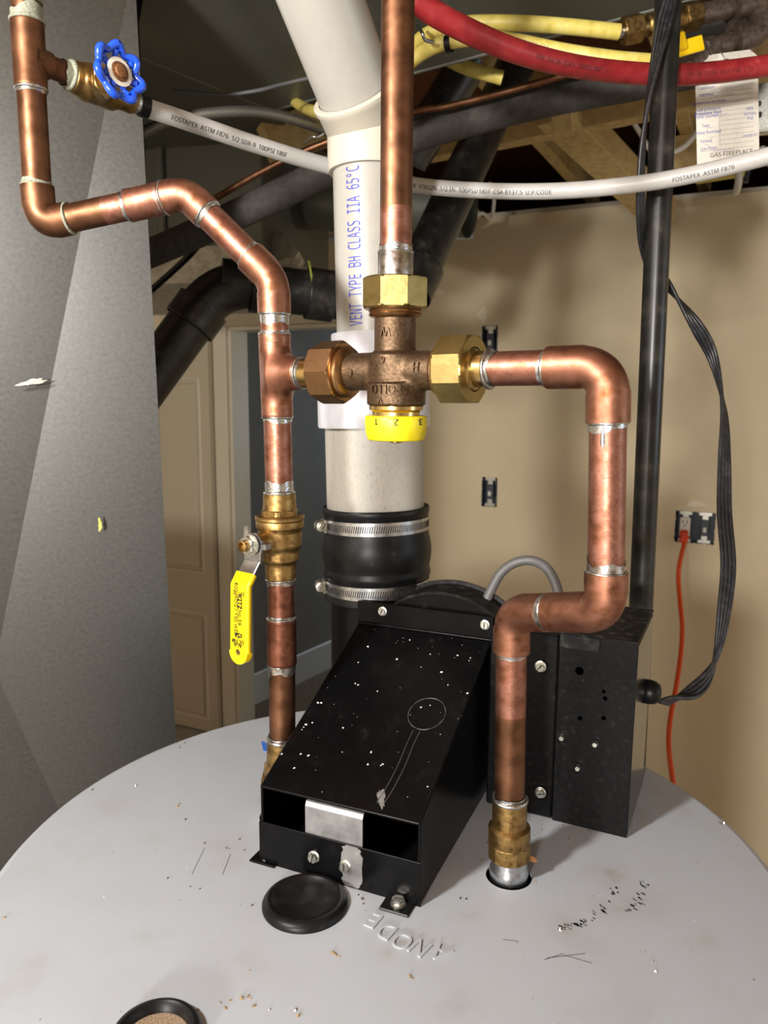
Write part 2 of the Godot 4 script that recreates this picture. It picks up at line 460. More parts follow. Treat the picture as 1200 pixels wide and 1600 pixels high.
	for q in [[1.29, 0.93], [0.345, 0.54]]:
		for s in [-1.0, 1.0]:
			var cx: float = -2.52 + s * 0.195
			var rp := box(l, "raised_panel", frame(WU, Vector3.UP, on_wall(cx, q[0], 0.04)), Vector3(0.215, q[1] - 0.045, 0.012), M.door_paint, 0.006)
			for m in [[0.0, q[1] * 0.5, 0.26, 0.014], [0.0, -q[1] * 0.5, 0.26, 0.014], [0.13, 0.0, 0.014, q[1]], [-0.13, 0.0, 0.014, q[1]]]:
				box(rp, "moulding", frame(WU, Vector3.UP, on_wall(cx + m[0], q[0] + m[1], 0.046)), Vector3(m[2], m[3], 0.014), M.trim_paint, 0.005)
	# outlets
	outlet_box(-0.009, 1.227, 0.135, 0.115, "double outlet box with a white receptacle set in a ragged hole in the beige wall", 2)
	outlet_box(-0.781, 1.306, 0.066, 0.12, "narrow outlet box without a cover plate, level with the yellow valve knob's vent pipe", 1)
	outlet_box(-0.798, 1.898, 0.066, 0.12, "narrow switch box without a cover, partly hidden behind the large brass union nut", 1)


func blot(w: float, h: float, seed_: int) -> PackedVector2Array:
	var p := PackedVector2Array()
	for k in 26:
		var a := TAU * k / 26.0
		var r := 1.0 + 0.22 * sin(a * 3.0 + seed_) + 0.16 * sin(a * 7.0 + seed_ * 2.3) + 0.1 * sin(a * 11.0 + seed_)
		p.append(Vector2(cos(a) * w * 0.5 * r, sin(a) * h * 0.5 * r))
	return p


func outlet_box(s: float, h: float, w: float, t: float, label: String, gangs: int) -> void:
	var r := thing("outlet_box", label, "outlet", "", on_wall(s, h - t * 0.5, -0.05))
	var g := G.new()
	for k in [[0.0, 0.0, -0.055, w, t, 0.003], [-w * 0.5, 0.0, -0.03, 0.003, t, 0.05], [w * 0.5, 0.0, -0.03, 0.003, t, 0.05], [0.0, -t * 0.5, -0.03, w, 0.003, 0.05], [0.0, t * 0.5, -0.03, w, 0.003, 0.05]]:
		g.box(frame(WU, Vector3.UP, on_wall(s + k[0], h + k[1], k[2])), Vector3(k[3], k[4], k[5]), 0.0005)
	part(g, "box_shell", M.box_blue, r)
	# torn paper and crumbs round the edge of the cut
	g = G.new()
	for k in 26:
		var side := rng.randi() % 4
		var f := rng.randf() - 0.5
		var p := Vector2(f * w, (0.5 if side == 0 else -0.5) * t) if side < 2 else Vector2((0.5 if side == 2 else -0.5) * w, f * t)
		g.box(frame(WU.rotated(WN, rng.randf() * 3.0), Vector3.UP.rotated(WN, rng.randf() * 0.5), on_wall(s + p.x, h + p.y, 0.0)), Vector3(0.008, 0.003, 0.003) * rng.randf_range(0.5, 1.3), 0.0005)
	var chips := part(g, "torn_edge", M.mud, r)
	chips.set_meta("kind", "stuff")
	for k in gangs:
		var cx := s + (0.0 if gangs == 1 else (-0.033 if k == 0 else 0.033))
		g = G.new()
		g.box(frame(WU, Vector3.UP, on_wall(cx, h, -0.012)), Vector3(0.02, t * 0.97, 0.0015), 0.0004)
		g.box(frame(WU, Vector3.UP, on_wall(cx, h + t * 0.44, -0.011)), Vector3(0.042, 0.013, 0.0015), 0.0004)
		g.box(frame(WU, Vector3.UP, on_wall(cx, h - t * 0.44, -0.011)), Vector3(0.042, 0.013, 0.0015), 0.0004)
		part(g, "yoke", M.zinc, r)
		if gangs == 2 and k == 0:
			var face := box(r, "receptacle_face", frame(WU, Vector3.UP, on_wall(cx, h, -0.003)), Vector3(0.035, 0.07, 0.016), M.socket_white, 0.003)
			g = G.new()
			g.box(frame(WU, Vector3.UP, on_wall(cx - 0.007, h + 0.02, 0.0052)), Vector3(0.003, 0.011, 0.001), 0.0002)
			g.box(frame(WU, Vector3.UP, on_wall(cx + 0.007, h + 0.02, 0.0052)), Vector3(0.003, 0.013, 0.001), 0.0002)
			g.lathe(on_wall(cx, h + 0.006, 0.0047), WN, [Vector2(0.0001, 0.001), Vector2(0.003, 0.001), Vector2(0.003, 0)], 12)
			part(g, "slots", M.ink_and_hole_black, face)  # thin black pieces on the face; slot shade is in their colour
		else:
			var sw := box(r, "switch_body", frame(WU, Vector3.UP, on_wall(cx, h, -0.018)), Vector3(0.028, 0.06, 0.02), M.box_blue, 0.002)
			box(sw, "toggle", frame(WU, Vector3.UP, on_wall(cx, h - 0.006, -0.004)), Vector3(0.012, 0.02, 0.014), M.socket_white, 0.003)


# ---------------------------------------------------------------- ducts
func ducts() -> void:
	# plenum: sheet metal panel with a pressed cross-break, its apex pushed back, deepened so the faces differ in brightness
	var r := thing("furnace_plenum", "tall galvanised sheet metal plenum with a diagonal cross crease at the left", "duct", "", Vector3(-0.47, 0, -1.1))
	var e := Vector3(-0.9367, 0, 0.35)
	var ln := Vector3(0.35, 0, 0.9367)
	var tr := Vector3(-0.2886, 2.185, -0.9604)
	var br := Vector3(-0.2680, 0.672, -0.9681)
	var tl := tr + e * 0.415
	var bl := br + e * 0.415
	var ap := Vector3(-0.4748, 1.3606, -0.8908) - ln * 0.019
	var g := G.new()
	for q in [[tr, br], [br, bl], [bl, tl], [tl, tr]]:
		var n: Vector3 = (q[1] - q[0]).cross(ap - q[0]).normalized()
		if n.dot(ln) < 0.0:
			n = -n
		g.flat([q[0], q[1], ap], n)
	part(g, "creased_panel", M.galvanised, r)
	g = G.new()
	g.flat([tr, tl, tl + Vector3.UP * 0.24, tr + Vector3.UP * 0.24], ln)
	g.flat([br, bl, bl - Vector3.UP * 0.672, br - Vector3.UP * 0.672], ln)
	var back := -ln * 0.20
	var up := Vector3.UP * 0.24
	var dn := -Vector3.UP * 0.672
	var sn := (br - tr).cross(back).normalized()
	g.flat([tr + up, br + dn, br + dn + back, tr + up + back], sn if sn.dot(-e) > 0.0 else -sn)
	g.flat([tl + up, bl + dn, bl + dn + back, tl + up + back], e)
	g.flat([tr + up + back, tl + up + back, bl + dn + back, br + dn + back], -ln)
	g.flat([tr + up, tl + up, tl + up + back, tr + up + back], Vector3.UP)
	g.flat([br + dn, bl + dn, bl + dn + back, br + dn + back], Vector3.DOWN)
	part(g, "casing", M.galvanised, r)
	g = G.new()
	g.prism(blot(0.004, 0.016, 2), frame(-e, Vector3.UP, Vector3(-0.3508, 1.5396, -0.9339)), 0.0006)
	part(g, "paint_fleck", M.yellow_jacket, r, "small yellow drip")
	g = G.new()
	g.prism(blot(0.03, 0.006, 4), frame((-e + Vector3.UP * 0.2).normalized(), side_of((-e + Vector3.UP * 0.2).normalized(), Vector3.UP), Vector3(-0.4124, 1.7127, -0.9098)), 0.0005)
	part(g, "scrape", M.zinc, r, "bright scratch")
	# an added, unseen cabinet that blocks lamplight from the door
	box(self, "shade_cabinet_case", Transform3D(Basis(Vector3(0.9367, 0, -0.35), Vector3.UP, ln), Vector3(-1.24, 0.675, -0.88)), Vector3(0.90, 1.35, 0.62), M.galvanised, 0.01)
	tag(get_node("shade_cabinet_case"), "added unseen metal cabinet left of the plenum, blocking light from the door", "furnace")
	get_node("shade_cabinet_case").name = "added_shade_cabinet"
	# an added, unseen duct, there to mirror dark in the upper plenum
	box(self, "added_dark_duct", Transform3D(Basis(), Vector3(0.4, 2.25, 3.2)), Vector3(5.0, 0.44, 0.5), M.duct_dull, 0.01)
	tag(get_node("added_dark_duct"), "added unseen duct behind the viewer, reflected dark in the plenum", "duct")
	# trunk duct overhead: the camera sees its underside
	var c := Vector3(-0.2054, 2.2000, -1.4697)
	var c2 := c + (Vector3(0.3402, 2.2000, -1.0999) - c) * 1.9
	var le := (Vector3(-0.3756, 2.2000, -1.2486) - c).normalized()
	var nr := Vector3((c2 - c).normalized().z, 0, -(c2 - c).normalized().x)
	if nr.z < 0.0:
		nr = -nr
	var poly := PackedVector2Array()
	for p in [c, c2, c2 + nr * 0.55, Vector3(-0.255, 0, -0.93), Vector3(-0.345, 0, -1.155), c + le * 0.42]:
		poly.append(Vector2(p.x, p.z))
	r = thing("trunk_duct", "wide dull sheet metal trunk duct overhead, seen from below behind the diagonal vent pipe", "duct", "", c)
	g = G.new()
	g.prism(poly, Transform3D(Basis(Vector3.RIGHT, Vector3.BACK, Vector3.DOWN), Vector3(0, 2.43, 0)), 0.23)
	part(g, "casing", M.duct_dull, r)
	g = G.new()
	g.sweep([c, c2], 0.003, 8)
	g.sweep([c, c + le * 0.42], 0.003, 8)
	var m1 := c.lerp(c2, 0.36)
	g.sweep([m1, m1 + nr * 0.5], 0.0025, 8)
	part(g, "seam", M.duct_dull, r)
	# branch duct behind, with drive cleats and a taped lower joint
	r = thing("branch_duct", "dark sheet metal branch duct with vertical cleats behind the copper offset, taped along its bottom", "duct", "", Vector3(-0.45, 1.95, -2.2))
	var bx := Vector3(0.974, 0, 0.225)
	box(r, "casing", frame(bx, Vector3.UP, Vector3(-0.62, 2.22, -2.32)), Vector3(0.78, 0.40, 0.55), M.duct_dull, 0.004)
	box(r, "upper_casing", frame(bx, Vector3.UP, Vector3(-0.80, 2.36, -1.82)), Vector3(1.1, 0.13, 0.70), M.duct_dull, 0.004)
	for p in [Vector3(-0.5637, 2.1945, -2.0314), Vector3(-0.4207, 2.2114, -2.0341), Vector3(-0.4932, 2.2001, -2.0526)]:
		box(r, "cleat", frame(bx, Vector3.UP, p + Vector3(0, 0, 0.012)), Vector3(0.022, 0.34, 0.012), M.duct_dull, 0.004)
	box(r, "lower_sleeve", frame(bx, Vector3.UP, Vector3(-0.60, 1.985, -2.16)), Vector3(0.72, 0.10, 0.60), M.foil, 0.01)
	for k in 5:
		var a: Vector3 = Vector3(-0.5501, 2.0058, -1.8699) + Vector3(0.075 * k - 0.01, -0.008 * k, 0.01)
		g = G.new()
		g.prism(blot(0.14, 0.06 + 0.014 * (k % 3), k + 2), frame(bx, Vector3(-0.05, 0.98, -0.2).normalized(), a), 0.002)
		part(g, "foil_tape", M.foil, r, "wrinkled strip of foil tape")
	# round take-off with beads, and its square boot
	r = thing("round_takeoff", "round sheet metal take-off with raised beads, seen between the copper bend and the vent pipe", "duct", "", Vector3(-0.2334, 2.2056, -2.2053))
	var a0 := Vector3(-0.3321, 2.2203, -2.2583)
	var ax := (Vector3(-0.1082, 2.1911, -2.1524) - a0).normalized()
	g = G.new()
	g.lathe(a0, ax, [Vector2(0.02, 0), Vector2(0.066, 0), Vector2(0.066, 0.035), Vector2(0.069, 0.04), Vector2(0.066, 0.045), Vector2(0.066, 0.09), Vector2(0.070, 0.095), Vector2(0.066, 0.10), Vector2(0.066, 0.15), Vector2(0.069, 0.155), Vector2(0.066, 0.16), Vector2(0.066, 0.6)], 40, 80.0)
	part(g, "round_pipe", M.duct_dull, r)
	g = G.new()
	g.prism(PackedVector2Array([Vector2(-0.02, -0.06), Vector2(0.07, -0.085), Vector2(0.10, -0.03), Vector2(0.05, 0.03), Vector2(-0.06, 0.02)]), frame(bx, Vector3(0, 0.92, -0.39).normalized(), Vector3(-0.3047, 2.0577, -2.0806)), 0.05)
	part(g, "boot", M.foil, r)


# ---------------------------------------------------------------- pipes and lines under the ceiling
func ceiling_runs() -> void:
	# black drain: falls diagonally behind the valve, turns left and drops behind the plenum
	var r := thing("drain_pipe", "black plastic drain pipe running diagonally behind the valve and bending down at the left", "pipe", "", Vector3(-0.3404, 1.8764, -1.5457))
	var p0 := Vector3(0.3350, 2.5293, -1.9022)
	var p1 := Vector3(0.0326, 1.8713, -1.5651)
	var p2 := Vector3(-0.3047, 1.9025, -1.4688)
	var p3 := Vector3(-0.4680, 1.6681, -1.4115)
	var g := G.new()
	g.sweep(arc_corner(p0, p1, p2, 0.11, 10), 0.0425, 32)
	g.sweep(arc_corner(p1.lerp(p2, 0.5), p2, p3, 0.11, 10), 0.0425, 32)
	part(g, "pipe", M.abs, r)
	var d1 := (p1 - p2).normalized()
	var d2 := (p3 - p2).normalized()
	coupling(r, p2 + d1 * 0.055, p2 + d1 * 0.098, 0.0492, M.abs, "hub")
	coupling(r, p2 + d2 * 0.055, p2 + d2 * 0.100, 0.0492, M.abs, "hub")
	var d0 := (p0 - p1).normalized()
	coupling(r, p1 + d0 * 0.03, p1 + d0 * 0.10, 0.0492, M.abs, "hub")
	coupling(r, p1.lerp(p2, 0.40), p1.lerp(p2, 0.40) - d1 * 0.05, 0.0485, M.abs, "hub")
	g = G.new()
	var wp: Array = []
	var wc: Vector3 = Vector3(-0.1378, 1.9070, -1.5202)
	for k in 9:
		var a := -0.9 + 2.3 * k / 8.0
		wp.append(wc + (Vector3.BACK * cos(a) + Vector3.DOWN * sin(a)) * 0.0455 + d1 * (-0.006 + 0.0025 * k))
	g.sweep(smooth_path(wp, 4), 0.0022, 8)
	whole(g, "green_wire", plain(Color8(130, 140, 50), 0.5), "thin green wire looped round the black drain pipe left of the white vent", "wire")
	# a second black pipe beside it, higher up
	g = G.new()
	g.sweep([Vector3(0.1571, 2.3252, -1.5662), Vector3(0.0452, 2.1507, -1.5891)], 0.038, 28)
	whole(g, "drain_branch", M.abs, "dusty black plastic pipe sloping beside the diagonal drain, under the yellow tubing", "pipe")
	# refrigerant pair
	g = G.new()
	g.sweep(smooth_path([Vector3(0.4463, 2.1372, -1.1010), Vector3(0.3459, 2.1249, -1.1294), Vector3(0.2299, 2.1120, -1.1578), Vector3(0.0878, 2.0814, -1.1732), Vector3(-0.0417, 2.0481, -1.2084), Vector3(-0.1803, 1.9941, -1.2403), Vector3(-0.3081, 1.9468, -1.2734), Vector3(-0.4228, 1.9104, -1.3081)], 6), 0.0225, 24)
	whole(g, "insulated_line", M.foam, "dark foam insulated refrigerant line crossing behind the vent pipe and copper", "pipe")
	g = G.new()
	g.sweep(smooth_path([Vector3(0.3754, 2.1372, -1.0706), Vector3(0.2577, 2.1291, -1.1098), Vector3(0.1622, 2.1098, -1.1270), Vector3(0.0844, 2.0939, -1.1347), Vector3(0.0318, 2.0875, -1.1438), Vector3(-0.0953, 2.0530, -1.1687), Vector3(-0.1824, 2.0228, -1.1943), Vector3(-0.2666, 1.9892, -1.2294)], 6), 0.0048, 14)
	whole(g, "copper_line", M.copper_old, "thin bare copper line lying along the dark insulated pipe", "pipe")
	g = G.new()
	g.sweep(smooth_path([Vector3(-0.4439, 1.8879, -1.4969), Vector3(-0.3701, 1.9430, -1.4752), Vector3(-0.3140, 1.9877, -1.4418), Vector3(-0.2584, 2.0262, -1.4074)], 6), 0.006, 12)
	whole(g, "thin_tube", M.rubber, "thin dark tube sloping below the insulated line at the left", "tube")
	g = G.new()
	g.sweep(smooth_path([Vector3(-0.3206, 2.1467, -1.2341), Vector3(-0.2487, 2.1415, -1.2333), Vector3(-0.1944, 2.1437, -1.2235), Vector3(-0.1537, 2.1455, -1.2036), Vector3(-0.0960, 2.1507, -1.1842)], 6), 0.0028, 10)
	whole(g, "thin_wire", M.grey_cable, "thin grey wire sagging under the overhead trunk duct left of the vent pipe", "wire")
	# armoured cable
	var path := smooth_path([Vector3(-0.3392, 2.0327, -1.0845), Vector3(-0.2909, 2.0566, -1.0882), Vector3(-0.2355, 2.0714, -1.1007), Vector3(-0.1788, 2.0807, -1.1224), Vector3(-0.1298, 2.0811, -1.1529), Vector3(-0.0860, 2.0778, -1.1928)], 24)
	var pts: Array = []
	var rad: Array = []
	var total := 0.0
	for k in path.size() - 1:
		total += path[k].distance_to(path[k + 1])
	var n := int(total / 0.0005)
	for k in n:
		var q := path_at(path, total * k / n)
		pts.append(q[0])
		rad.append(0.0062 + 0.0015 * absf(sin(k * PI / 11.0)))
	g = G.new()
	g.sweep(pts, rad, 16)
	r = thing("armoured_cable", "ribbed grey armoured flexible conduit arching above the white tubing at the left", "conduit", "", Vector3(-0.1788, 2.0807, -1.1224))
	part(g, "flexible_armour", M.armour, r)
	g = G.new()
	g.sweep(smooth_path([Vector3(-0.1155, 2.0564, -1.1692), Vector3(-0.1045, 2.0572, -1.1491), Vector3(-0.0964, 2.0573, -1.1491), Vector3(-0.0883, 2.0618, -1.1498)], 4), 0.002, 8)
	part(g, "strap", M.zinc, r)
	# white tubing from the gate valve, behind the vent, off to the right
	path = smooth_path([Vector3(-0.2219, 1.9597, -0.7489), Vector3(-0.1851, 1.9558, -0.7787), Vector3(-0.1309, 1.9484, -0.8180), Vector3(-0.0607, 1.9418, -0.8676), Vector3(0.0258, 1.9314, -0.8963), Vector3(0.1095, 1.9224, -0.8848), Vector3(0.1866, 1.9153, -0.8532), Vector3(0.2577, 1.9151, -0.8228), Vector3(0.3102, 1.9186, -0.7930), Vector3(0.3666, 1.9278, -0.7641)], 10)
	r = thing("white_tubing", "white plastic water tubing with black print sagging across the picture behind the vent", "tubing", "", Vector3(0.0258, 1.9314, -0.8963))
	g = G.new()
	g.sweep(path, 0.0083, 24)
	var tube := part(g, "tube", M.pex_white, r)
	var toward := Vector3(0, -0.35, 1).normalized()
	g = G.new()
	g.text("FOSTAPEX  ASTM F876  1/2 SDR-9  100PSI 180F", 0.0042, on_path(path, 0.085, toward, 0.0083), 0.0002)
	g.text("NSF-PW  VIRGIN  1/2 IN  100PSI/180F  CSA B137.5  U.P.CODE", 0.0046, on_path(path, 0.365, toward, 0.0083), 0.0002)
	g.text("FOSTAPEX  ASTM F876", 0.0040, on_path(path, 0.60, toward, 0.0083), 0.0002)
	part(g, "print", M.ink_and_hole_black, tube)
	g = G.new()
	g.lathe(Vector3(-0.2238, 1.9596, -0.7438), (Vector3(-0.1851, 1.9558, -0.7787) - Vector3(-0.2219, 1.9597, -0.7489)).normalized(), [Vector2(0.0084, 0), Vector2(0.0098, 0), Vector2(0.0098, 0.008), Vector2(0.0084, 0.008)], 28)
	part(g, "crimp_ring", M.rubber, r)
	# red tubing
	path = smooth_path([Vector3(-0.0865, 2.1494, -0.6979), Vector3(-0.0421, 2.1077, -0.7318), Vector3(0.0024, 2.0805, -0.7680), Vector3(0.0297, 2.0647, -0.7858), Vector3(0.0707, 2.0518, -0.8040), Vector3(0.1251, 2.0440, -0.8331), Vector3(0.1834, 2.0430, -0.8634), Vector3(0.2457, 2.0479, -0.8945), Vector3(0.3117, 2.0490, -0.9048), Vector3(0.3676, 2.0528, -0.9054), Vector3(0.4341, 2.0623, -0.9069)], 10)
	r = thing("red_tubing", "dusty red plastic water tubing curving across the top right", "tubing", "", Vector3(0.1788, 2.0346, -0.8418))
	g = G.new()
	g.sweep(path, 0.0112, 24)
	var red := part(g, "tube", M.pex_red, r)
	g = G.new()
	g.text("PEX  3/4 IN  SDR9  100PSI 180F", 0.0045, on_path(path, 0.345, toward, 0.0112), 0.0002)
	g.text("ASTM F876  NSF-PW  CTS", 0.0045, on_path(path, 0.530, toward, 0.0112), 0.0002)
	part(g, "print", plain(Color8(84, 16, 20), 0.5), red)
	# wooden framing near the top of the wall
	lumber(Vector3(0.0676, 2.3990, -2.3878), Vector3(0.7496, 2.3997, -1.9121), 0.075, 0.05, "long pale stud laid flat under the subfloor above the beige wall")
	lumber(Vector3(0.4217, 2.4073, -2.0550), Vector3(0.8890, 2.2882, -2.6234), 0.07, 0.10, "diagonal brace board meeting the pale stud above the beige wall")
	lumber(Vector3(0.4178, 2.4009, -1.9527), Vector3(0.4338, 2.3289, -1.9818), 0.06, 0.05, "short upright block where the diagonal brace meets the long stud")
	lumber(Vector3(0.8177, 2.3875, -2.3860), Vector3(0.9643, 2.4097, -2.3389), 0.09, 0.05, "short pale blocking behind the black pipe, left of the hanging tag")
	lumber(Vector3(0.6794, 2.3854, -1.8085), Vector3(0.8476, 2.3867, -1.7683), 0.12, 0.04, "wide board behind the hanging paper tag at the right")
	lumber(Vector3(0.1990, 2.2958, -2.8777), Vector3(0.3131, 2.3644, -2.8886), 0.10, 0.05, "rough wooden block in the gap behind the diagonal drain pipe")
	lumber(Vector3(-0.2756, 2.2586, -1.8593), Vector3(-0.1264, 2.3273, -1.9208), 0.09, 0.05, "reddish board behind the armoured conduit, left of the vent pipe")
	# loose cables in the gap
	cable([Vector3(0.1885, 2.2208, -2.7139), Vector3(0.2426, 2.2319, -2.7157), Vector3(0.2856, 2.2750, -2.7225), Vector3(0.3223, 2.3009, -2.7266), Vector3(0.3639, 2.2973, -2.7767), Vector3(0.3651, 2.3718, -2.7379), Vector3(0.3475, 2.4038, -2.7429)], 0.006, M.white_cable, "white cable looping over the ragged left corner of the beige wall")
	cable([Vector3(0.5470, 2.4291, -2.0382), Vector3(0.6186, 2.3923, -2.0830), Vector3(0.6766, 2.3444, -2.1260), Vector3(0.7104, 2.2870, -2.1169)], 0.006, M.white_cable, "white cable hanging beside the diagonal brace behind the black pipe")
	cable([Vector3(0.6467, 2.2541, -1.9092), Vector3(0.6915, 2.2707, -1.9119), Vector3(0.7213, 2.3006, -1.9166), Vector3(0.7435, 2.3407, -1.9230)], 0.006, M.white_cable, "white cable sloping up behind the left edge of the paper tag")
	cable([Vector3(0.7595, 2.2149, -1.8018), Vector3(0.7781, 2.1982, -1.7992), Vector3(0.7797, 2.1661, -1.7941), Vector3(0.7970, 2.1579, -1.8434)], 0.008, M.white_cable, "white cable dropping over the wall top at the right edge")
	cable([Vector3(0.8302, 2.2434, -1.8063), Vector3(0.8375, 2.2154, -1.8019), Vector3(0.8659, 2.1988, -1.7992)], 0.007, M.white_cable, "white cable curling at the far right above the wall")
	cable([Vector3(0.8001, 2.2999, -2.3215), Vector3(0.8336, 2.2907, -2.2188), Vector3(0.8819, 2.2992, -2.1695), Vector3(0.9436, 2.3050, -2.1198)], 0.012, M.orange_cord, "orange cable lying along the top of the wall at the right")
	cable([Vector3(0.8512, 2.2787, -2.2169), Vector3(0.8991, 2.2774, -2.1660), Vector3(0.9355, 2.2721, -2.1146)], 0.010, M.yellow_jacket, "yellow cable lying along the top of the wall at the right")
	cable([Vector3(0.8889, 2.2203, -2.0051), Vector3(0.8965, 2.2563, -2.0108), Vector3(0.9121, 2.2908, -2.0163)], 0.006, M.box_blue, "dark blue wire standing up at the top of the wall")


func lumber(a: Vector3, b: Vector3, h: float, w: float, label: String) -> void:
	var g := G.new()
	var x := (b - a).normalized()
	g.box(frame(x, side_of(x, Vector3.UP), (a + b) * 0.5), Vector3(a.distance_to(b), h, w), 0.002)
	whole(g, "timber", M.lumber, label, "timber")


func cable(pts: Array, r: float, mat: Material, label: String) -> void:
	var g := G.new()
	g.sweep(smooth_path(pts, 8), r, 12)
	whole(g, "cable", mat, label, "cable")


# ---------------------------------------------------------------- gas lines at the top right
func gas_corner() -> void:
	var r := thing("upper_gas_tubing", "upper yellow jacketed gas tubing ending in a brass nut at the top right", "tubing", "", Vector3(0.1186, 2.1414, -1.0004))
	var path := smooth_path([Vector3(-0.2186, 2.2949, -1.6322), Vector3(-0.1591, 2.2012, -1.4351), Vector3(-0.1144, 2.1358, -1.2830), Vector3(-0.0669, 2.0895, -1.1542), Vector3(-0.0246, 2.0877, -1.0729), Vector3(0.0214, 2.1111, -1.0260), Vector3(0.0468, 2.1349, -1.0197), Vector3(0.0889, 2.1444, -1.0110), Vector3(0.1492, 2.1416, -1.0005), Vector3(0.2106, 2.1383, -0.9999), Vector3(0.2781, 2.1319, -0.9989)], 8)
	var g := G.new()
	g.sweep(path, 0.0088, 24)
	part(g, "jacket", M.yellow_jacket, r)
	g = G.new()
	g.sweep([Vector3(0.2743, 2.1319, -0.9989), Vector3(0.2873, 2.1328, -0.9991)], 0.007, 16)
	part(g, "corrugated_core", M.steel, r)
	var d := (Vector3(0.3026, 2.1374, -0.9998) - Vector3(0.2781, 2.1319, -0.9989)).normalized()
	g = G.new()
	g.nut(Vector3(0.2819, 2.1327, -0.9991), d, Vector3.UP, 0.023, 0.0145, 6)
	part(g, "flare_nut", M.brass_old, r)
	r = thing("lower_gas_tubing", "lower yellow jacketed gas tubing with black print running above the red tubing", "tubing", "", Vector3(0.1462, 2.1085, -0.9750))
	path = smooth_path([Vector3(-0.0551, 2.0697, -1.1916), Vector3(-0.0245, 2.0721, -1.0704), Vector3(0.0213, 2.0976, -1.0137), Vector3(0.0581, 2.1182, -1.0069), Vector3(0.1022, 2.1186, -0.9867), Vector3(0.1445, 2.1069, -0.9646), Vector3(0.2016, 2.0912, -0.9520), Vector3(0.2574, 2.0787, -0.9399), Vector3(0.3227, 2.0741, -0.9391)], 8)
	g = G.new()
	g.sweep(path, 0.0085, 24)
	part(g, "jacket", M.yellow_jacket, r)
	g = G.new()
	g.text("CSST  FUEL GAS  EHD 23  25 PSI MAX  CSA", 0.0042, on_path(path, 0.335, Vector3(0, -0.3, 1).normalized(), 0.0085), 0.0002)
	part(g, "print", M.ink_grey, r)
	# clips that hold the pair
	g = G.new()
	g.sweep(smooth_path([Vector3(0.0354, 2.1331, -0.9890), Vector3(0.0411, 2.1196, -0.9767), Vector3(0.0444, 2.1145, -0.9810), Vector3(0.0537, 2.1138, -0.9859)], 6), 0.0022, 8)
	whole(g, "wire_clip", M.steel, "bent steel wire clip holding the yellow gas tubing", "clip")
	g = G.new()
	g.lathe(Vector3(0.0708, 2.1183, -1.0018), (Vector3(0.1022, 2.1186, -0.9867) - Vector3(0.0581, 2.1182, -1.0069)).normalized(), [Vector2(0.0086, 0), Vector2(0.0097, 0), Vector2(0.0097, 0.007), Vector2(0.0086, 0.007)], 24)
	whole(g, "pipe_band", M.rubber, "small grey band round the lower yellow gas tubing", "clip")
	cable([Vector3(0.0990, 2.2396, -1.3501), Vector3(0.1356, 2.2234, -1.3475), Vector3(0.1878, 2.2093, -1.3453)], 0.011, M.yellow_jacket, "short stretch of yellow tubing in shadow behind the dusty black pipe")
	# upper black iron line
	r = thing("upper_gas_line", "upper run of brown iron gas pipe with a brass valve at the top right", "pipe", "", Vector3(0.3833, 2.1564, -1.0129))
	var a := Vector3(0.2995, 2.1366, -0.9997)
	var b := Vector3(0.4469, 2.1813, -1.0371)
	var x := (b - a).normalized()
	g = G.new()
	g.lathe(a, x, [Vector2(0.001, 0), Vector2(0.010, 0), Vector2(0.010, 0.012), Vector2(0.0125, 0.014), Vector2(0.0125, 0.03), Vector2(0.0105, 0.034), Vector2(0.0105, 0.05), Vector2(0.013, 0.054), Vector2(0.0135, 0.062)], 24)
	part(g, "valve_body", M.brass_old, r)
	g = G.new()
	g.nut(a + x * 0.062, x, Vector3.UP, 0.022, 0.0145, 6)
	part(g, "union_nut", M.brass_old, r)
	iron_run(r, a + x * 0.084, Vector3(0.4595, 2.1845, -1.0376), Vector3(0.4607, 2.2409, -1.0466))
	# lower iron line with the yellow handle
	r = thing("lower_gas_line", "lower run of brown iron gas pipe ending in a round elbow at the top right", "pipe", "", Vector3(0.3991, 2.1182, -1.0069))
	a = Vector3(0.3465, 2.1003, -1.0040)
	b = Vector3(0.4313, 2.1374, -1.0302)
	x = (b - a).normalized()
	g = G.new()
	g.nut(a, x, Vector3.UP, 0.02, 0.0125, 6)
	g.lathe(a + x * 0.02, x, [Vector2(0.001, 0), Vector2(0.0115, 0), Vector2(0.014, 0.008), Vector2(0.014, 0.02), Vector2(0.0115, 0.026), Vector2(0.001, 0.026)], 24)
	g.nut(a + x * 0.044, x, Vector3.UP, 0.02, 0.0125, 6)
	g.lathe(a + x * 0.02 + Vector3(0, -0.004, 0.004), (Vector3(0.1, -1, 0.4)).normalized(), [Vector2(0.008, 0), Vector2(0.008, 0.014), Vector2(0.005, 0.02), Vector2(0.001, 0.02)], 16)
	part(g, "valve_body", M.iron, r)
	iron_run(r, a + x * 0.062, Vector3(0.4613, 2.1470, -1.0317), Vector3(0.4655, 2.2331, -1.0453))
	g = G.new()
	var hx := (Vector3(0.3696, 2.1115, -0.9754) - Vector3(0.3337, 2.1009, -0.9738)).normalized()
	g.box(frame(hx, side_of(hx, Vector3.UP), Vector3(0.3502, 2.1054, -0.9745)), Vector3(0.042, 0.017, 0.004), 0.0012)
	g.box(frame(hx, side_of(hx, Vector3.UP), Vector3(0.3400, 2.1099, -0.9722)), Vector3(0.018, 0.02, 0.008), 0.002)
	part(g, "lever_handle", M.yellow_bright, r, "yellow lever handle")
	g = G.new()
	g.box(frame(hx, side_of(hx, Vector3.UP), Vector3(0.3652, 2.0742, -0.9898)), Vector3(0.013, 0.005, 0.01), 0.001)
	whole(g, "yellow_tab", M.yellow_bright, "small yellow plastic tab under the red tubing beside the tag", "tab")
	# grey conduit behind
	g = G.new()
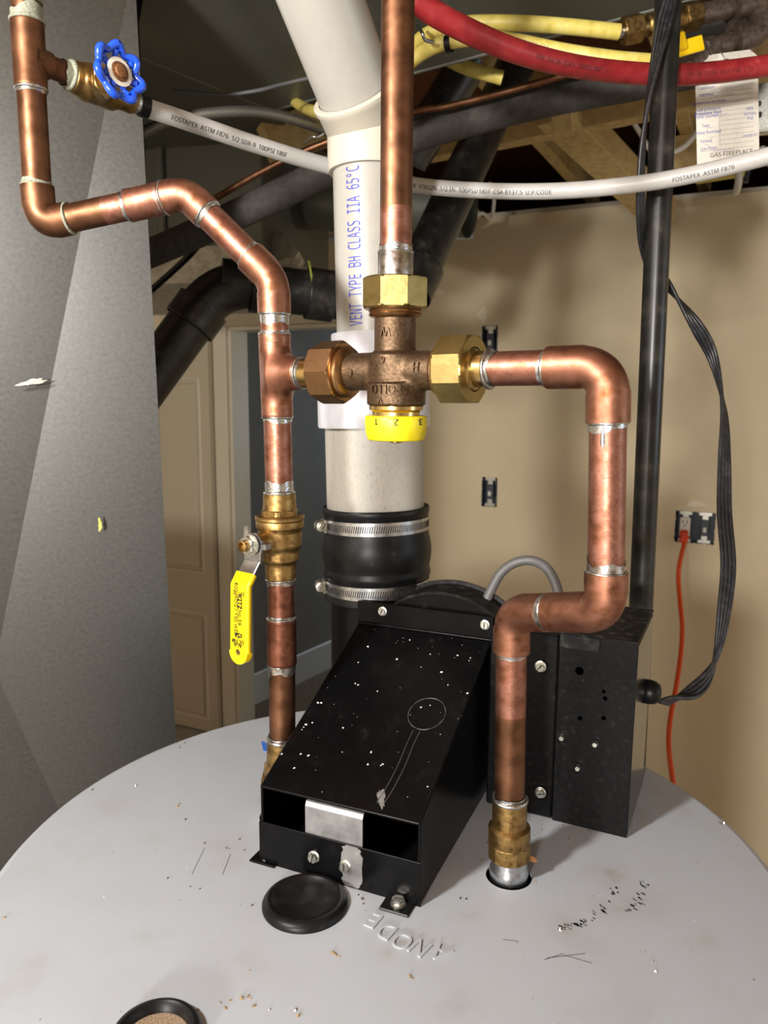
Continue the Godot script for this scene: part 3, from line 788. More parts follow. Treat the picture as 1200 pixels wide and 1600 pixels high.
	g.sweep([Vector3(0.3866, 2.1704, -1.1063), Vector3(0.5289, 2.2238, -1.1451)], 0.011, 20)
	whole(g, "grey_conduit", M.foam, "grey pipe passing between the two iron gas lines", "pipe")
	# galvanised bracket at the frame's edge
	r = thing("joist_bracket", "galvanised steel bracket with round holes at the right edge beside the tag", "bracket", "", Vector3(0.6009, 2.1052, -1.2782))
	var bx := WU
	box(r, "plate", frame(bx, Vector3.UP, Vector3(0.6006, 2.1467, -1.2848)), Vector3(0.05, 0.075, 0.002), M.zinc, 0.0005)
	box(r, "lip", frame(bx, Vector3.UP, Vector3(0.5968, 2.1067, -1.2683)), Vector3(0.05, 0.004, 0.02), M.zinc, 0.0005)
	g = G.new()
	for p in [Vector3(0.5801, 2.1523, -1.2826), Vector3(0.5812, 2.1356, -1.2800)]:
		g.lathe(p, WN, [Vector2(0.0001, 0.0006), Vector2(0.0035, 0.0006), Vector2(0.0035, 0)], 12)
	part(g, "hole", M.ink_and_hole_black, r)  # flat black discs on the plate, coloured as the shade inside holes
	hang_tag()


func iron_run(r: Node3D, a: Vector3, corner: Vector3, b: Vector3) -> void:
	var g := G.new()
	g.sweep([a, corner], 0.0118, 24)
	part(g, "nipple", M.iron, r)
	g = G.new()
	var da := (a - corner).normalized()
	var db := (b - corner).normalized()
	g.sweep(arc_corner(corner + da * 0.034, corner, corner + db * 0.034, 0.024, 10), 0.0162, 28)
	g.lathe(corner + da * 0.028, da, [Vector2(0.0162, 0), Vector2(0.0186, 0.001), Vector2(0.0186, 0.011), Vector2(0.0125, 0.012)], 28)
	g.lathe(corner + db * 0.028, db, [Vector2(0.0162, 0), Vector2(0.0186, 0.001), Vector2(0.0186, 0.011), Vector2(0.0125, 0.012)], 28)
	g.sweep([corner + db * 0.03, b], 0.0118, 24)
	part(g, "elbow", M.iron, r)


func hang_tag() -> void:
	var o := Vector3(0.4142, 2.0474, -1.0007)
	var x := (Vector3(0.4480, 2.1086, -1.0054) - Vector3(0.3776, 2.0890, -1.0023))
	x = Vector3(0.985, 0.075, 0.15).normalized()
	var y := side_of(x, Vector3(0.02, 1, -0.05))
	var r := thing("paper_tag", "off-white paper inspection tag with handwriting hanging from the gas pipe at the right", "tag", "", Vector3(0.4146, 1.9859, -0.9910))
	var w := 0.036
	var poly := PackedVector2Array([Vector2(-w, -0.068), Vector2(w, -0.068), Vector2(w, 0.056), Vector2(w - 0.009, 0.065), Vector2(-w + 0.009, 0.065), Vector2(-w, 0.056)])
	var g := G.new()
	g.prism(poly, frame(x, y, o), 0.0004)
	var card := part(g, "card", M.card, r)
	var z := x.cross(y)
	g = G.new()
	g.lathe(o + y * 0.052 + z * 0.0004, z, [Vector2(0.0016, 0), Vector2(0.0016, 0.0007), Vector2(0.0058, 0.0005), Vector2(0.006, 0)], 24)
	part(g, "reinforcing_ring", M.card_ring, card)
	g = G.new()
	g.sweep(smooth_path([o + y * 0.052 + z * 0.001, o + y * 0.060 - x * 0.004 + z * 0.004, o + y * 0.075 - x * 0.012 - z * 0.002], 5), 0.0006, 6)
	part(g, "tie_wire", M.steel, r)
	g = G.new()
	var on := func(px: float, py: float) -> Callable: return on_flat(o + x * px + y * py + z * 0.00045, x, y)
	g.text("GAS FIREPLACE", 0.0052, on.call(0.004, -0.0525), 0.0002)
	g.text("SHUT OFF", 0.0052, on.call(0.0, -0.0615), 0.0002)
	part(g, "heading", M.ink_and_hole_black, card)
	g = G.new()
	for k in 14:
		var ly := 0.026 - 0.0056 * k
		var left := -0.032 if k < 6 or k > 12 else -0.008
		g.box(frame(x, y, o + x * (left + 0.030) * 0.5 + y * ly + z * 0.00045), Vector3(0.030 - left, 0.0003, 0.0002), 0.00005)
	g.box(frame(x, y, o + x * -0.009 + y * -0.0245 + z * 0.00045), Vector3(0.0003, 0.037, 0.0002), 0.00005)
	part(g, "ruled_lines", M.ink_grey, card)
	g = G.new()
	for q in [[-0.024, 0.0275, "Customer"], [-0.024, 0.019, "Address"], [-0.022, 0.0105, "Appliance Location"], [-0.022, 0.002, "Test pressure"], [-0.024, -0.006, "Time started"], [-0.025, -0.017, "Test"], [-0.022, -0.025, "Time finished"], [-0.025, -0.035, "Tested"], [-0.022, -0.044, "Gas fitter"], [0.026, -0.003, "kPa"], [0.026, -0.009, "inches"], [0.026, -0.0145, "PSI"], [0.026, -0.034, "(metric)"]]:
		g.text(q[2], 0.0018, on.call(q[0], q[1]), 0.0001)
	g.text("Pressure Test", 0.0022, on.call(-0.022, -0.0025), 0.0001, "Droid Sans", true)
	part(g, "small_print", M.ink_blue, card)
	# pen strokes
	g = G.new()
	for q in [[-0.018, 0.024, 0.040, 9], [-0.016, 0.0165, 0.026, 7], [-0.014, 0.0075, 0.032, 8], [-0.018, -0.006, 0.020, 5], [-0.024, -0.0195, 0.008, 2], [-0.022, -0.031, 0.009, 2], [-0.026, -0.040, 0.005, 1], [-0.018, -0.0475, 0.026, 7]]:
		var pts: Array = []
		var cnt: int = q[3] * 4
		for k in cnt + 1:
			var f := float(k) / cnt
			pts.append(o + x * (q[0] + q[2] * f - 0.0008 * sin(k * 1.9)) + y * (q[1] + 0.0016 * sin(k * PI * 0.5 + q[3]) * (0.7 + 0.5 * sin(k * 2.7))) + z * 0.0005)
		g.sweep(smooth_path(pts, 3), 0.00016, 4, false)
	part(g, "handwriting", M.ink_pen, card)


# ---------------------------------------------------------------- the water heater
func tank() -> void:
	var r := thing("water_heater", "large round grey water heater, its flat top filling the foreground", "water heater", "", Vector3(TANK.x, 0, TANK.z))
	var g := G.new()
	g.lathe(Vector3(TANK.x, 0, TANK.z), Vector3.UP, [Vector2(0.2960, TOP - 0.0004), Vector2(0.3025, TOP - 0.0012), Vector2(0.3062, TOP - 0.005), Vector2(0.3072, TOP - 0.012), Vector2(0.3072, TOP - 0.03)], 128, 40.0)
	part(g, "top_pan", M.tank_paint, r)
	var pan := CSGCombiner3D.new()
	pan.name = "pan_centre"
	r.add_child(pan)
	pan.global_position = TANK
	for q in [[TANK, 0.2990, 0.002, 128], [Vector3(0.0990, 1.3340, -0.5458), 0.0178, 0.02, 40], [Vector3(-0.0903, 1.3340, -0.6280), 0.0178, 0.02, 40]]:
		var disc := CSGCylinder3D.new()
		disc.name = "piece"
		disc.operation = CSGShape3D.OPERATION_UNION if q[3] == 128 else CSGShape3D.OPERATION_SUBTRACTION
		disc.radius = q[1]
		disc.height = q[2]
		disc.sides = q[3]
		disc.material = M.tank_paint
		pan.add_child(disc, true)
		disc.global_position = q[0] - Vector3(0, 0.001, 0)
	g = G.new()
	g.lathe(Vector3(TANK.x, 0, TANK.z), Vector3.UP, [Vector2(0.30, 0.02), Vector2(0.305, 0.02), Vector2(0.305, TOP - 0.028)], 96)
	part(g, "jacket", M.tank_paint, r)
	# black rubber plugs
	for q in [[Vector3(-0.0556, 1.3340, -0.5103), 0.0315, "plug_cap"], [Vector3(-0.1299, 1.3340, -0.3904), 0.0262, "port_ring"]]:
		var c: Vector3 = q[0]
		var s: float = q[1] / 0.0315
		g = G.new()
		if q[2] == "plug_cap":
			g.lathe(c, Vector3.UP, [Vector2(0.0315, 0.0), Vector2(0.0315, 0.0022), Vector2(0.0300, 0.0046), Vector2(0.0275, 0.0062), Vector2(0.0256, 0.0066), Vector2(0.0246, 0.0060), Vector2(0.0235, 0.0042), Vector2(0.017, 0.0022), Vector2(0.0005, 0.0014)], 72, 50.0)
			part(g, "plug_cap", M.rubber, r, "black rubber plug with a dished middle")
		else:
			g.lathe(c, Vector3.UP, [Vector2(0.0315 * s, 0.0), Vector2(0.0315 * s, 0.004), Vector2(0.0295 * s, 0.0065), Vector2(0.0265 * s, 0.0070), Vector2(0.0245 * s, 0.0055), Vector2(0.0225 * s, 0.0005)], 72, 50.0)
			part(g, "port_ring", M.rubber, r, "black rubber ring round a port")
			g = G.new()
			g.lathe(c, Vector3.UP, [Vector2(0.0225 * s, 0.0012), Vector2(0.0005, 0.0012)], 48)
			part(g, "port_bottom", M.dirt, r)
	# embossed word, read from the far side
	g = G.new()
	var a := Vector3(0.0398, 1.3340, -0.4614)
	var e := Vector3(-0.0048, 1.3340, -0.4923)
	var x := (e - a).normalized()
	var y := x.cross(Vector3.DOWN)
	if y.z < 0.0:
		y = -y
	var word := "ANODE"
	var len_ := a.distance_to(e)
	for k in 5:
		var f := k / 4.0
		var at := a.lerp(e, f) + y * (0.0055 * sin(PI * f))
		var lx := x.rotated(Vector3.UP, 0.18 * (f - 0.5))
		g.text(word[k], 0.0145, on_flat(at + Vector3.UP * 0.0002, lx, Vector3.UP.cross(lx)), 0.0011)
	part(g, "embossed_word", M.tank_paint, r)
	# hot outlet nipple in its hole
	var n := Vector3(0.0990, 1.3340, -0.5458)
	g = G.new()
	g.lathe(n, Vector3.UP, [Vector2(0.0145, -0.03), Vector2(0.0145, 0.0), Vector2(0.0152, 0.004), Vector2(0.0150, 0.007), Vector2(0.0138, 0.010), Vector2(0.0136, 0.022), Vector2(0.0138, 0.024)], 40, 60.0)
	part(g, "outlet_nipple", M.steel, r, "zinc plated outlet nipple")
	n = Vector3(-0.0903, 1.3340, -0.6280)
	g = G.new()
	g.lathe(n, Vector3.UP, [Vector2(0.0145, -0.03), Vector2(0.0152, 0.004), Vector2(0.0136, 0.010), Vector2(0.0136, 0.024)], 40, 60.0)
	part(g, "inlet_nipple", M.steel, r)
	# the corner of a blue sticker
	g = G.new()
	g.prism(PackedVector2Array([Vector2(-0.02, -0.012), Vector2(0.006, -0.006), Vector2(0.006, 0.006), Vector2(-0.006, 0.006)]), Transform3D(Basis(HU, -HV, HU.cross(-HV)), Vector3(-0.1162, 1.3340, -0.7549) + Vector3.UP * 0.0003), 0.0003)
	part(g, "sticker", M.blue_label, r, "blue sticker corner")


func hp(u: float, v: float, h: float) -> Vector3:
	return Vector3(-0.0952, 1.3340, -0.5625) + HU * u + HV * v + Vector3.UP * h


const FU := Vector3(0.9031, 0, 0.4293)
const FN := Vector3(-0.4293, 0, 0.9031)


func fp(s: float, h: float, out := 0.0) -> Vector3:
	return Vector3(0.1288, TOP + h, -0.6328) + FU * s + FN * out


func blower() -> void:
	var r := thing("draft_blower", "black painted draft blower with a sloping intake hood, bolted on the grey tank top", "blower", "", hp(0.067, 0.1, 0))
	var w := 0.1338
	var d := 0.183
	var hf := 0.065
	var ht := 0.147
	# intake hood: folded sheet
	var g := G.new()
	var side := PackedVector2Array([Vector2(0, 0), Vector2(d, 0), Vector2(d, ht), Vector2(0, hf)])
	var sb := Basis(HV, Vector3.UP, HV.cross(Vector3.UP))
	g.prism(side, Transform3D(sb, hp(0.0012, 0, 0)), -0.0012 if sb.z.dot(HU) > 0.0 else 0.0012)
	g.prism(side, Transform3D(sb, hp(w, 0, 0)), -0.0012 if sb.z.dot(HU) > 0.0 else 0.0012)
	var sl := (hp(0, d, ht) - hp(0, 0, hf))
	var ll := sl.length()
	sl = sl / ll
	var up := HU.cross(sl)
	if up.y < 0.0:
		up = -up
	g.box(Transform3D(Basis(HU, up, HU.cross(up)), (hp(0, 0, hf) + hp(w, d, ht)) * 0.5 - up * 0.0006), Vector3(w, 0.0012, ll), 0.0004)
	g.sweep([hp(0.001, 0.0006, hf - 0.001), hp(w - 0.001, 0.0006, hf - 0.001)], 0.0013, 10)
	g.sweep([hp(0.0008, 0, hf - 0.001), hp(0.0008, d, ht - 0.001)], 0.0013, 10)
	g.sweep([hp(w - 0.0008, 0, hf - 0.001), hp(w - 0.0008, d, ht - 0.001)], 0.0013, 10)
	g.sweep([hp(0.0008, 0.0006, 0.001), hp(0.0008, 0.0006, hf - 0.001)], 0.0013, 10)
	g.sweep([hp(w - 0.0008, 0.0006, 0.001), hp(w - 0.0008, 0.0006, hf - 0.001)], 0.0013, 10)
	var hood := part(g, "intake_hood", M.black_paint, r)
	g = G.new()
	g.box(frame(HU, Vector3.UP, hp(w * 0.5, -0.0012, 0.0175)), Vector3(w + 0.003, 0.035, 0.0014), 0.0004)
	g.box(frame(HU, Vector3.UP, hp(w * 0.5, d * 0.5, 0.0008)), Vector3(w, 0.0012, 0.002), 0.0002)
	var strip := part(g, "front_strip", M.black_paint, r)
	g = G.new()
	g.box(frame(HU, Vector3.UP, hp(w * 0.5, d - 0.0012, 0.1575)), Vector3(w + 0.003, 0.022, 0.0016), 0.0005)
	g.sweep([hp(0, d - 0.003, ht), hp(w, d - 0.003, ht)], 0.0012, 8)
	part(g, "hood_flange", M.black_paint, r)
	# inner damper floor seen through the slot
	g = G.new()
	g.box(Transform3D(Basis(HU, (Vector3.UP - HV * 0.35).normalized(), HU.cross((Vector3.UP - HV * 0.35).normalized())), hp(w * 0.5, 0.07, 0.018)), Vector3(w - 0.004, 0.001, 0.10), 0.0002)
	part(g, "inner_baffle", M.black_plain, r)
	# bare metal tab hooked over the strip
	g = G.new()
	var tab := PackedVector2Array([Vector2(0, 0.026), Vector2(0.0012, 0.026), Vector2(0.0012, 0.0568), Vector2(-0.0006, 0.0600), Vector2(-0.0045, 0.0620), Vector2(-0.020, 0.0635), Vector2(-0.020, 0.0623), Vector2(-0.0048, 0.0608), Vector2(-0.0012, 0.0590), Vector2(0, 0.0560)])
	g.prism(tab, Transform3D(Basis(-HV, Vector3.UP, (-HV).cross(Vector3.UP)), hp(0.0395, 0.001, 0)), 0.0485 if (-HV).cross(Vector3.UP).dot(HU) > 0.0 else -0.0485)
	part(g, "metal_tab", M.aluminium, r, "bare metal tab in the intake slot")
	g = G.new()
	var worn := PackedVector2Array()
	for k in 24:
		var a := TAU * k / 24.0
		worn.append(Vector2((0.0085 + 0.0012 * sin(k * 2.3)) * signf(cos(a)) * pow(absf(cos(a)), 0.45), (0.0168 + 0.0008 * sin(k * 3.1)) * signf(sin(a)) * pow(absf(sin(a)), 0.45)))
	g.prism(worn, frame(HU, Vector3.UP, hp(0.0800, -0.0020, 0.0178)), 0.00012)
	part(g, "worn_patch", M.aluminium, strip, "patch worn to bare metal")
	screw(r, Vector3(-0.0518, 1.3518, -0.5417), -HV, 0.0036, "screw", false, 1.4)
	screw(r, Vector3(-0.0271, 1.3510, -0.5311), -HV, 0.0036, "screw", false, 1.6)
	screw(r, Vector3(-0.0006, 1.4950, -0.7189), -HV, 0.0034, "screw", true, 1.2)
	screw(r, Vector3(0.0933, 1.4947, -0.6786), -HV, 0.0034, "screw", true, 1.7)
	# feet
	for q in [[Vector3(-0.0915, 1.3340, -0.5651), 0.0], [Vector3(0.0123, 1.3340, -0.5089), 0.0]]:
		var c: Vector3 = q[0]
		box(r, "foot_tab", frame(HU, Vector3.UP, c + Vector3.UP * 0.001), Vector3(0.023, 0.0018, 0.019), M.black_paint, 0.0006)
		screw(r, c + Vector3.UP * 0.0018, Vector3.UP, 0.0044, "bolt", true, 0.4)
	# dried flux run on the slope: a ring and a tail
	g = G.new()
	var ring: Array = []
	var rr: Array = []
	for k in 41:
		var a := TAU * k / 40.0 + 2.3
		ring.append(Vector3(0.0369, 1.4404, -0.6054) + HU * (0.0155 * cos(a)) + sl * (0.0175 * sin(a)))
		rr.append(0.0005 + 0.0003 * sin(k * 1.7) * sin(k * 0.6))
	g.sweep(ring, rr, 6)
	for o in [-0.0028, 0.0028]:
		var tail: Array = []
		for p in [Vector3(0.0278, 1.4323, -0.5898), Vector3(0.0218, 1.4259, -0.5768), Vector3(0.0153, 1.4179, -0.5603), Vector3(0.0063, 1.4090, -0.5423), Vector3(-0.0013, 1.4027, -0.5303)]:
			tail.append(p + HU * o)
		g.sweep(smooth_path(tail, 5), 0.00045, 6)
	part(g, "dried_run", M.flux, hood, "dried run of flux")
	g = G.new()
	g.prism(blot(0.0055, 0.016, 6), Transform3D(Basis(HU.rotated(up, 0.45), sl.rotated(up, 0.45), HU.cross(sl)), Vector3(-0.0004, 1.4044, -0.5345)), 0.0004)
	part(g, "dried_drip", M.aluminium, hood)
	# scroll housing behind the hood
	g = G.new()
	var top := Vector3(0.0559, 1.5186, -0.7012)
	var rad := 0.084
	var cc := top - Vector3.UP * rad
	g.lathe(cc, HV, [Vector2(0.001, 0), Vector2(rad - 0.002, 0)], 96)
	part(g, "scroll_face", M.black_paint, r)
	g = G.new()
	g.lathe(cc, HV, [Vector2(rad - 0.002, 0), Vector2(rad, 0.0015), Vector2(rad, 0.036), Vector2(rad + 0.0035, 0.0365), Vector2(rad + 0.0035, 0.0385), Vector2(rad - 0.004, 0.040), Vector2(rad - 0.03, 0.055), Vector2(0.02, 0.075), Vector2(0.001, 0.075)], 96, 40.0)
	part(g, "scroll_housing", M.black_dusty, r)
	g = G.new()
	g.box(frame(FU, Vector3.UP, fp(-0.0085, 0.0845, -0.045)), Vector3(0.060, 0.167, 0.088), 0.0015)
	part(g, "housing_block", M.black_scuffed, r)
	screw(r, Vector3(0.1351, 1.4737, -0.6287), FN, 0.0037, "screw", true, 0.9)
	screw(r, Vector3(0.1392, 1.3589, -0.6268), FN, 0.0037, "screw", true, 0.3)
	# outlet stub under the rubber boot
	g = G.new()
	g.lathe(Vector3(-0.0057, 1.3902, -0.7853), (Vector3(-0.0063, 1.4919, -0.7887) - Vector3(-0.0057, 1.3902, -0.7853)).normalized(), [Vector2(0.0494, -0.12), Vector2(0.0494, 0.12)], 48)
	part(g, "outlet_stub", M.black_plain, r)
	# control box: hollow sheet metal with punched holes
	var cb := CSGCombiner3D.new()
	cb.name = "control_box"
	r.add_child(cb)
	cb.global_transform = frame(FU, Vector3.UP, fp(0.0538, 0.0855, -0.0535))
	csg(cb, CSGShape3D.OPERATION_UNION, Vector3.ZERO, Vector3(0.0628, 0.170, 0.105), M.black_scuffed)
	csg(cb, CSGShape3D.OPERATION_SUBTRACTION, Vector3.ZERO, Vector3(0.0600, 0.167, 0.1026), M.black_scuffed)
	for q in [[Vector3(0.1647, 1.4743, -0.6157), 0.0036], [Vector3(0.1834, 1.4599, -0.6069), 0.0016], [Vector3(0.1846, 1.4540, -0.6063), 0.0019], [Vector3(0.1669, 1.4327, -0.6147), 0.0021], [Vector3(0.1844, 1.4366, -0.6064), 0.0019]]:
		var hole := CSGCylinder3D.new()
		hole.name = "piece"
		hole.operation = CSGShape3D.OPERATION_SUBTRACTION
		hole.radius = q[1]
		hole.height = 0.02
		hole.sides = 20
		hole.material = M.black_scuffed
		cb.add_child(hole, true)
		hole.global_transform = Transform3D(Basis(FU, FN, FU.cross(FN)), q[0])
	g = G.new()
	g.box(frame(FU, Vector3.UP, fp(0.0854, 0.0850, -0.0535)), Vector3(0.0008, 0.166, 0.101), 0.0003)
	part(g, "side_panel", M.black_gloss, r)
	g = G.new()
	g.box(frame(FU, Vector3.UP, fp(0.0538, 0.1712, -0.0535)), Vector3(0.0640, 0.0014, 0.1065), 0.0005)
	g.box(frame(FU, Vector3.UP, fp(0.0390, 0.1650, 0.0006)), Vector3(0.033, 0.012, 0.0012), 0.0004)
	part(g, "box_lid", M.black_dusty, r)
	for p in [Vector3(0.1545, 1.4143, -0.6206), Vector3(0.1797, 1.4144, -0.6086), Vector3(0.1677, 1.3901, -0.6143)]:
		g = G.new()
		g.lathe(p, FN, [Vector2(0.0024, 0), Vector2(0.0024, 0.005), Vector2(0.0018, 0.006), Vector2(0.0001, 0.006)], 14)
		part(g, "stud", M.zinc, r)
	g = G.new()
	var gp := fp(0.0852, 0.0, -0.085)
	gp.y = 1.434
	g.lathe(gp, FU, [Vector2(0.0105, 0), Vector2(0.0115, 0.002), Vector2(0.0105, 0.008), Vector2(0.008, 0.012), Vector2(0.004, 0.0135), Vector2(0.0005, 0.0135)], 24, 60.0)
	part(g, "cord_grommet", M.rubber, r)
	# grey control cable arching from the housing to the box
	g = G.new()
	g.sweep(smooth_path([Vector3(0.0968, 1.5040, -0.7122), Vector3(0.1022, 1.5161, -0.7141), Vector3(0.1125, 1.5343, -0.7170), Vector3(0.1256, 1.5452, -0.7136), Vector3(0.1399, 1.5482, -0.7090), Vector3(0.1511, 1.5440, -0.6983), Vector3(0.1579, 1.5318, -0.6862), Vector3(0.1605, 1.5126, -0.6730), Vector3(0.1612, 1.4856, -0.6637)], 6), 0.0046, 16)
	g.lathe(Vector3(0.0968, 1.5028, -0.7120), Vector3(0.1, 1, 0.05).normalized(), [Vector2(0.0075, -0.004), Vector2(0.0075, 0.002), Vector2(0.005, 0.005)], 20)
	part(g, "control_cable", M.grey_cable, r)


# ---------------------------------------------------------------- the vent
func vent() -> void:
	var r := thing("vent_pipe", "white plastic vent pipe with blue lettering rising from the black rubber boot", "vent pipe", "", Vector3(-0.0087, 1.5874, -0.7913))
	var lo := Vector3(-0.0087, 1.5840, -0.7912)
	var hi := Vector3(-0.0168, 1.9174, -0.7987)
	var ax := (hi - lo).normalized()
	var h := func(p: Vector3) -> float: return (p - lo).dot(ax)
	var y522: float = h.call(Vector3(-0.0130, 1.7622, -0.7959))
	var y580: float = h.call(Vector3(-0.0121, 1.7284, -0.7956))
	var y600: float = h.call(Vector3(-0.0117, 1.7110, -0.7947))
	var y668: float = h.call(Vector3(-0.0107, 1.6688, -0.7938))
	var y270: float = h.call(hi)
	var y205: float = h.call(Vector3(-0.0178, 1.9511, -0.7988))
	var g := G.new()
	g.lathe(lo, ax, [Vector2(0.05057, -0.02273), Vector2(0.05057, y668 + 0.02)], 64)
	part(g, "lower_pipe", M.pvc_dirty, r, "grimy grey lower length")
	g = G.new()
	g.lathe(lo, ax, [Vector2(0.05057, y668), Vector2(0.05682, y668), Vector2(0.05750, y668 + 0.002), Vector2(0.05716, y600 - 0.006), Vector2(0.05511, y600), Vector2(0.04489, y580), Vector2(0.04205, y580 + 0.004), Vector2(0.04182, y522 - 0.001), Vector2(0.04114, y522), Vector2(0.03614, y522)], 64, 40.0)
	part(g, "reducer", M.pvc_white, r)
	g = G.new()
	g.lathe(lo, ax, [Vector2(0.03591, y522 - 0.02), Vector2(0.03591, y270 + 0.02)], 56)
	var upper := part(g, "upper_pipe", M.pvc, r)
	g = G.new()
	g.lathe(lo, ax, [Vector2(0.03637, y270), Vector2(0.04000, y270), Vector2(0.04069, y270 + 0.0015), Vector2(0.04046, y205 - 0.0015), Vector2(0.03978, y205), Vector2(0.03614, y205)], 56, 40.0)
	part(g, "coupling", M.pvc_cream, r)
	# print on the pipe, reading upward
	var out := side_of(ax, Vector3(-0.42, 0, 0.9))
	var on := on_bar(lo + ax * (y522 + (y270 - y522) * 0.5 + 0.001), ax, out, 0.03612)
	g = G.new()
	g.text("VENT TYPE BH CLASS IIA 65°C", 0.01345, func(p: Vector3) -> Vector3: return on.call(Vector3(p.x * 0.485, p.y, p.z)), 0.00015, "Droid Sans Mono")
	part(g, "print", M.ink_blue, upper, "blue lettering")
	# bend and leaning length
	var dd := Vector3(-0.353, 0.713, 0.605).normalized()
	var c := lo + ax * (y205 + 0.00963)
	g = G.new()
	g.sweep(arc_corner(c - ax * 0.02505, c, c + dd * 0.033, 0.04316, 12), 0.03840, 56)
	g.lathe(c + dd * 0.0044, dd, [Vector2(0.03864, 0.00000), Vector2(0.04114, 0.00454), Vector2(0.04160, 0.02273), Vector2(0.04318, 0.02501), Vector2(0.04318, 0.02955), Vector2(0.04160, 0.03069), Vector2(0.03750, 0.03069)], 56, 40.0)
	part(g, "elbow", M.pvc_cream, r)
	g = G.new()
	g.sweep([c + dd * 0.02, c + dd * 0.82], 0.03654, 56)
	part(g, "leaning_pipe", M.pvc, r)
	# rubber boot with two clamps
	var b := thing("rubber_boot", "black rubber coupling joining the vent pipe to the blower outlet", "coupling", "", Vector3(-0.0062, 1.4920, -0.7884))
	var b0 := Vector3(-0.0063, 1.4906, -0.7884)
	var bh: float = (Vector3(-0.0087, 1.5874, -0.7913) - b0).dot(ax)
	g = G.new()
	var pr := [Vector2(0.05000, 0.00000), Vector2(0.05477, 0.00000), Vector2(0.05591, 0.00137), Vector2(0.05546, 0.00454), Vector2(0.05432, 0.00682), Vector2(0.05432, 0.02330), Vector2(0.05614, 0.02557), Vector2(0.05614, 0.03012), Vector2(0.05500, 0.03295)]
	for k in 9:
		var f := k / 8.0
		pr.append(Vector2(0.05496 + 0.00248 * sin(PI * f), lerpf(0.034, bh - 0.0285, f)))
	pr.append_array([Vector2(0.05432, bh - 0.0235), Vector2(0.05432, bh - 0.008), Vector2(0.05568, bh - 0.006), Vector2(0.05591, bh - 0.002), Vector2(0.05500, bh), Vector2(0.05068, bh - 0.0005)])
	g.lathe(b0, ax, pr, 72, 40.0)
	part(g, "boot", M.rubber, b)
	hose_clamp(b0 + ax * 0.0148, ax, 0.05475, "lower steel worm clamp round the rubber boot, just above the blower", 0.90)
	hose_clamp(b0 + ax * (bh - 0.0173), ax, 0.05475, "upper steel worm clamp round the rubber boot, under the grimy pipe", 0.78)


func hose_clamp(c: Vector3, ax: Vector3, rad: float, label: String, turn: float) -> void:
	var r := thing("hose_clamp", label, "clamp", "", c)
	var g := G.new()
	g.lathe(c, ax, [Vector2(rad - 0.0006, -0.0066), Vector2(rad + 0.0003, -0.0066), Vector2(rad + 0.0003, 0.0066), Vector2(rad - 0.0006, 0.0066)], 96)
	part(g, "band", M.steel, r)
	# perforations: slanted black bars on the band, slot shade put into their colour
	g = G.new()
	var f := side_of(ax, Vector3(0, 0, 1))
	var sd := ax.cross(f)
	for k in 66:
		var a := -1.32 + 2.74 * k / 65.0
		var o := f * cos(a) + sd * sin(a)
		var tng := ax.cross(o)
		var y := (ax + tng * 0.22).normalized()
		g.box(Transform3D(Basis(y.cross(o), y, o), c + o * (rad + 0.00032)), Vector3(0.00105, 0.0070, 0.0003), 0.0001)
	part(g, "slot", M.ink_and_hole_black, r).set_meta("kind", "stuff")
	# worm housing and screw at the left
	var a := -turn * PI * 0.5
	var o := f * cos(a) + sd * sin(a)
	var tng := ax.cross(o)
	g = G.new()
	g.lathe(c + o * (rad + 0.0050) - tng * 0.008, tng, [Vector2(0.0005, 0), Vector2(0.0048, 0), Vector2(0.0056, 0.001), Vector2(0.0058, 0.006), Vector2(0.0056, 0.014), Vector2(0.0046, 0.015), Vector2(0.0005, 0.015)], 20)
	g.box(Transform3D(Basis(tng, ax, tng.cross(ax)), c + o * (rad + 0.0012)), Vector3(0.016, 0.0136, 0.003), 0.0006)
	var worm := part(g, "worm_housing", M.zinc, r)
	screw(worm, c + o * (rad + 0.0050) + tng * 0.0068, tng, 0.0038, "screw", true, 0.9)


# ---------------------------------------------------------------- cold copper run
const RC := 0.01125


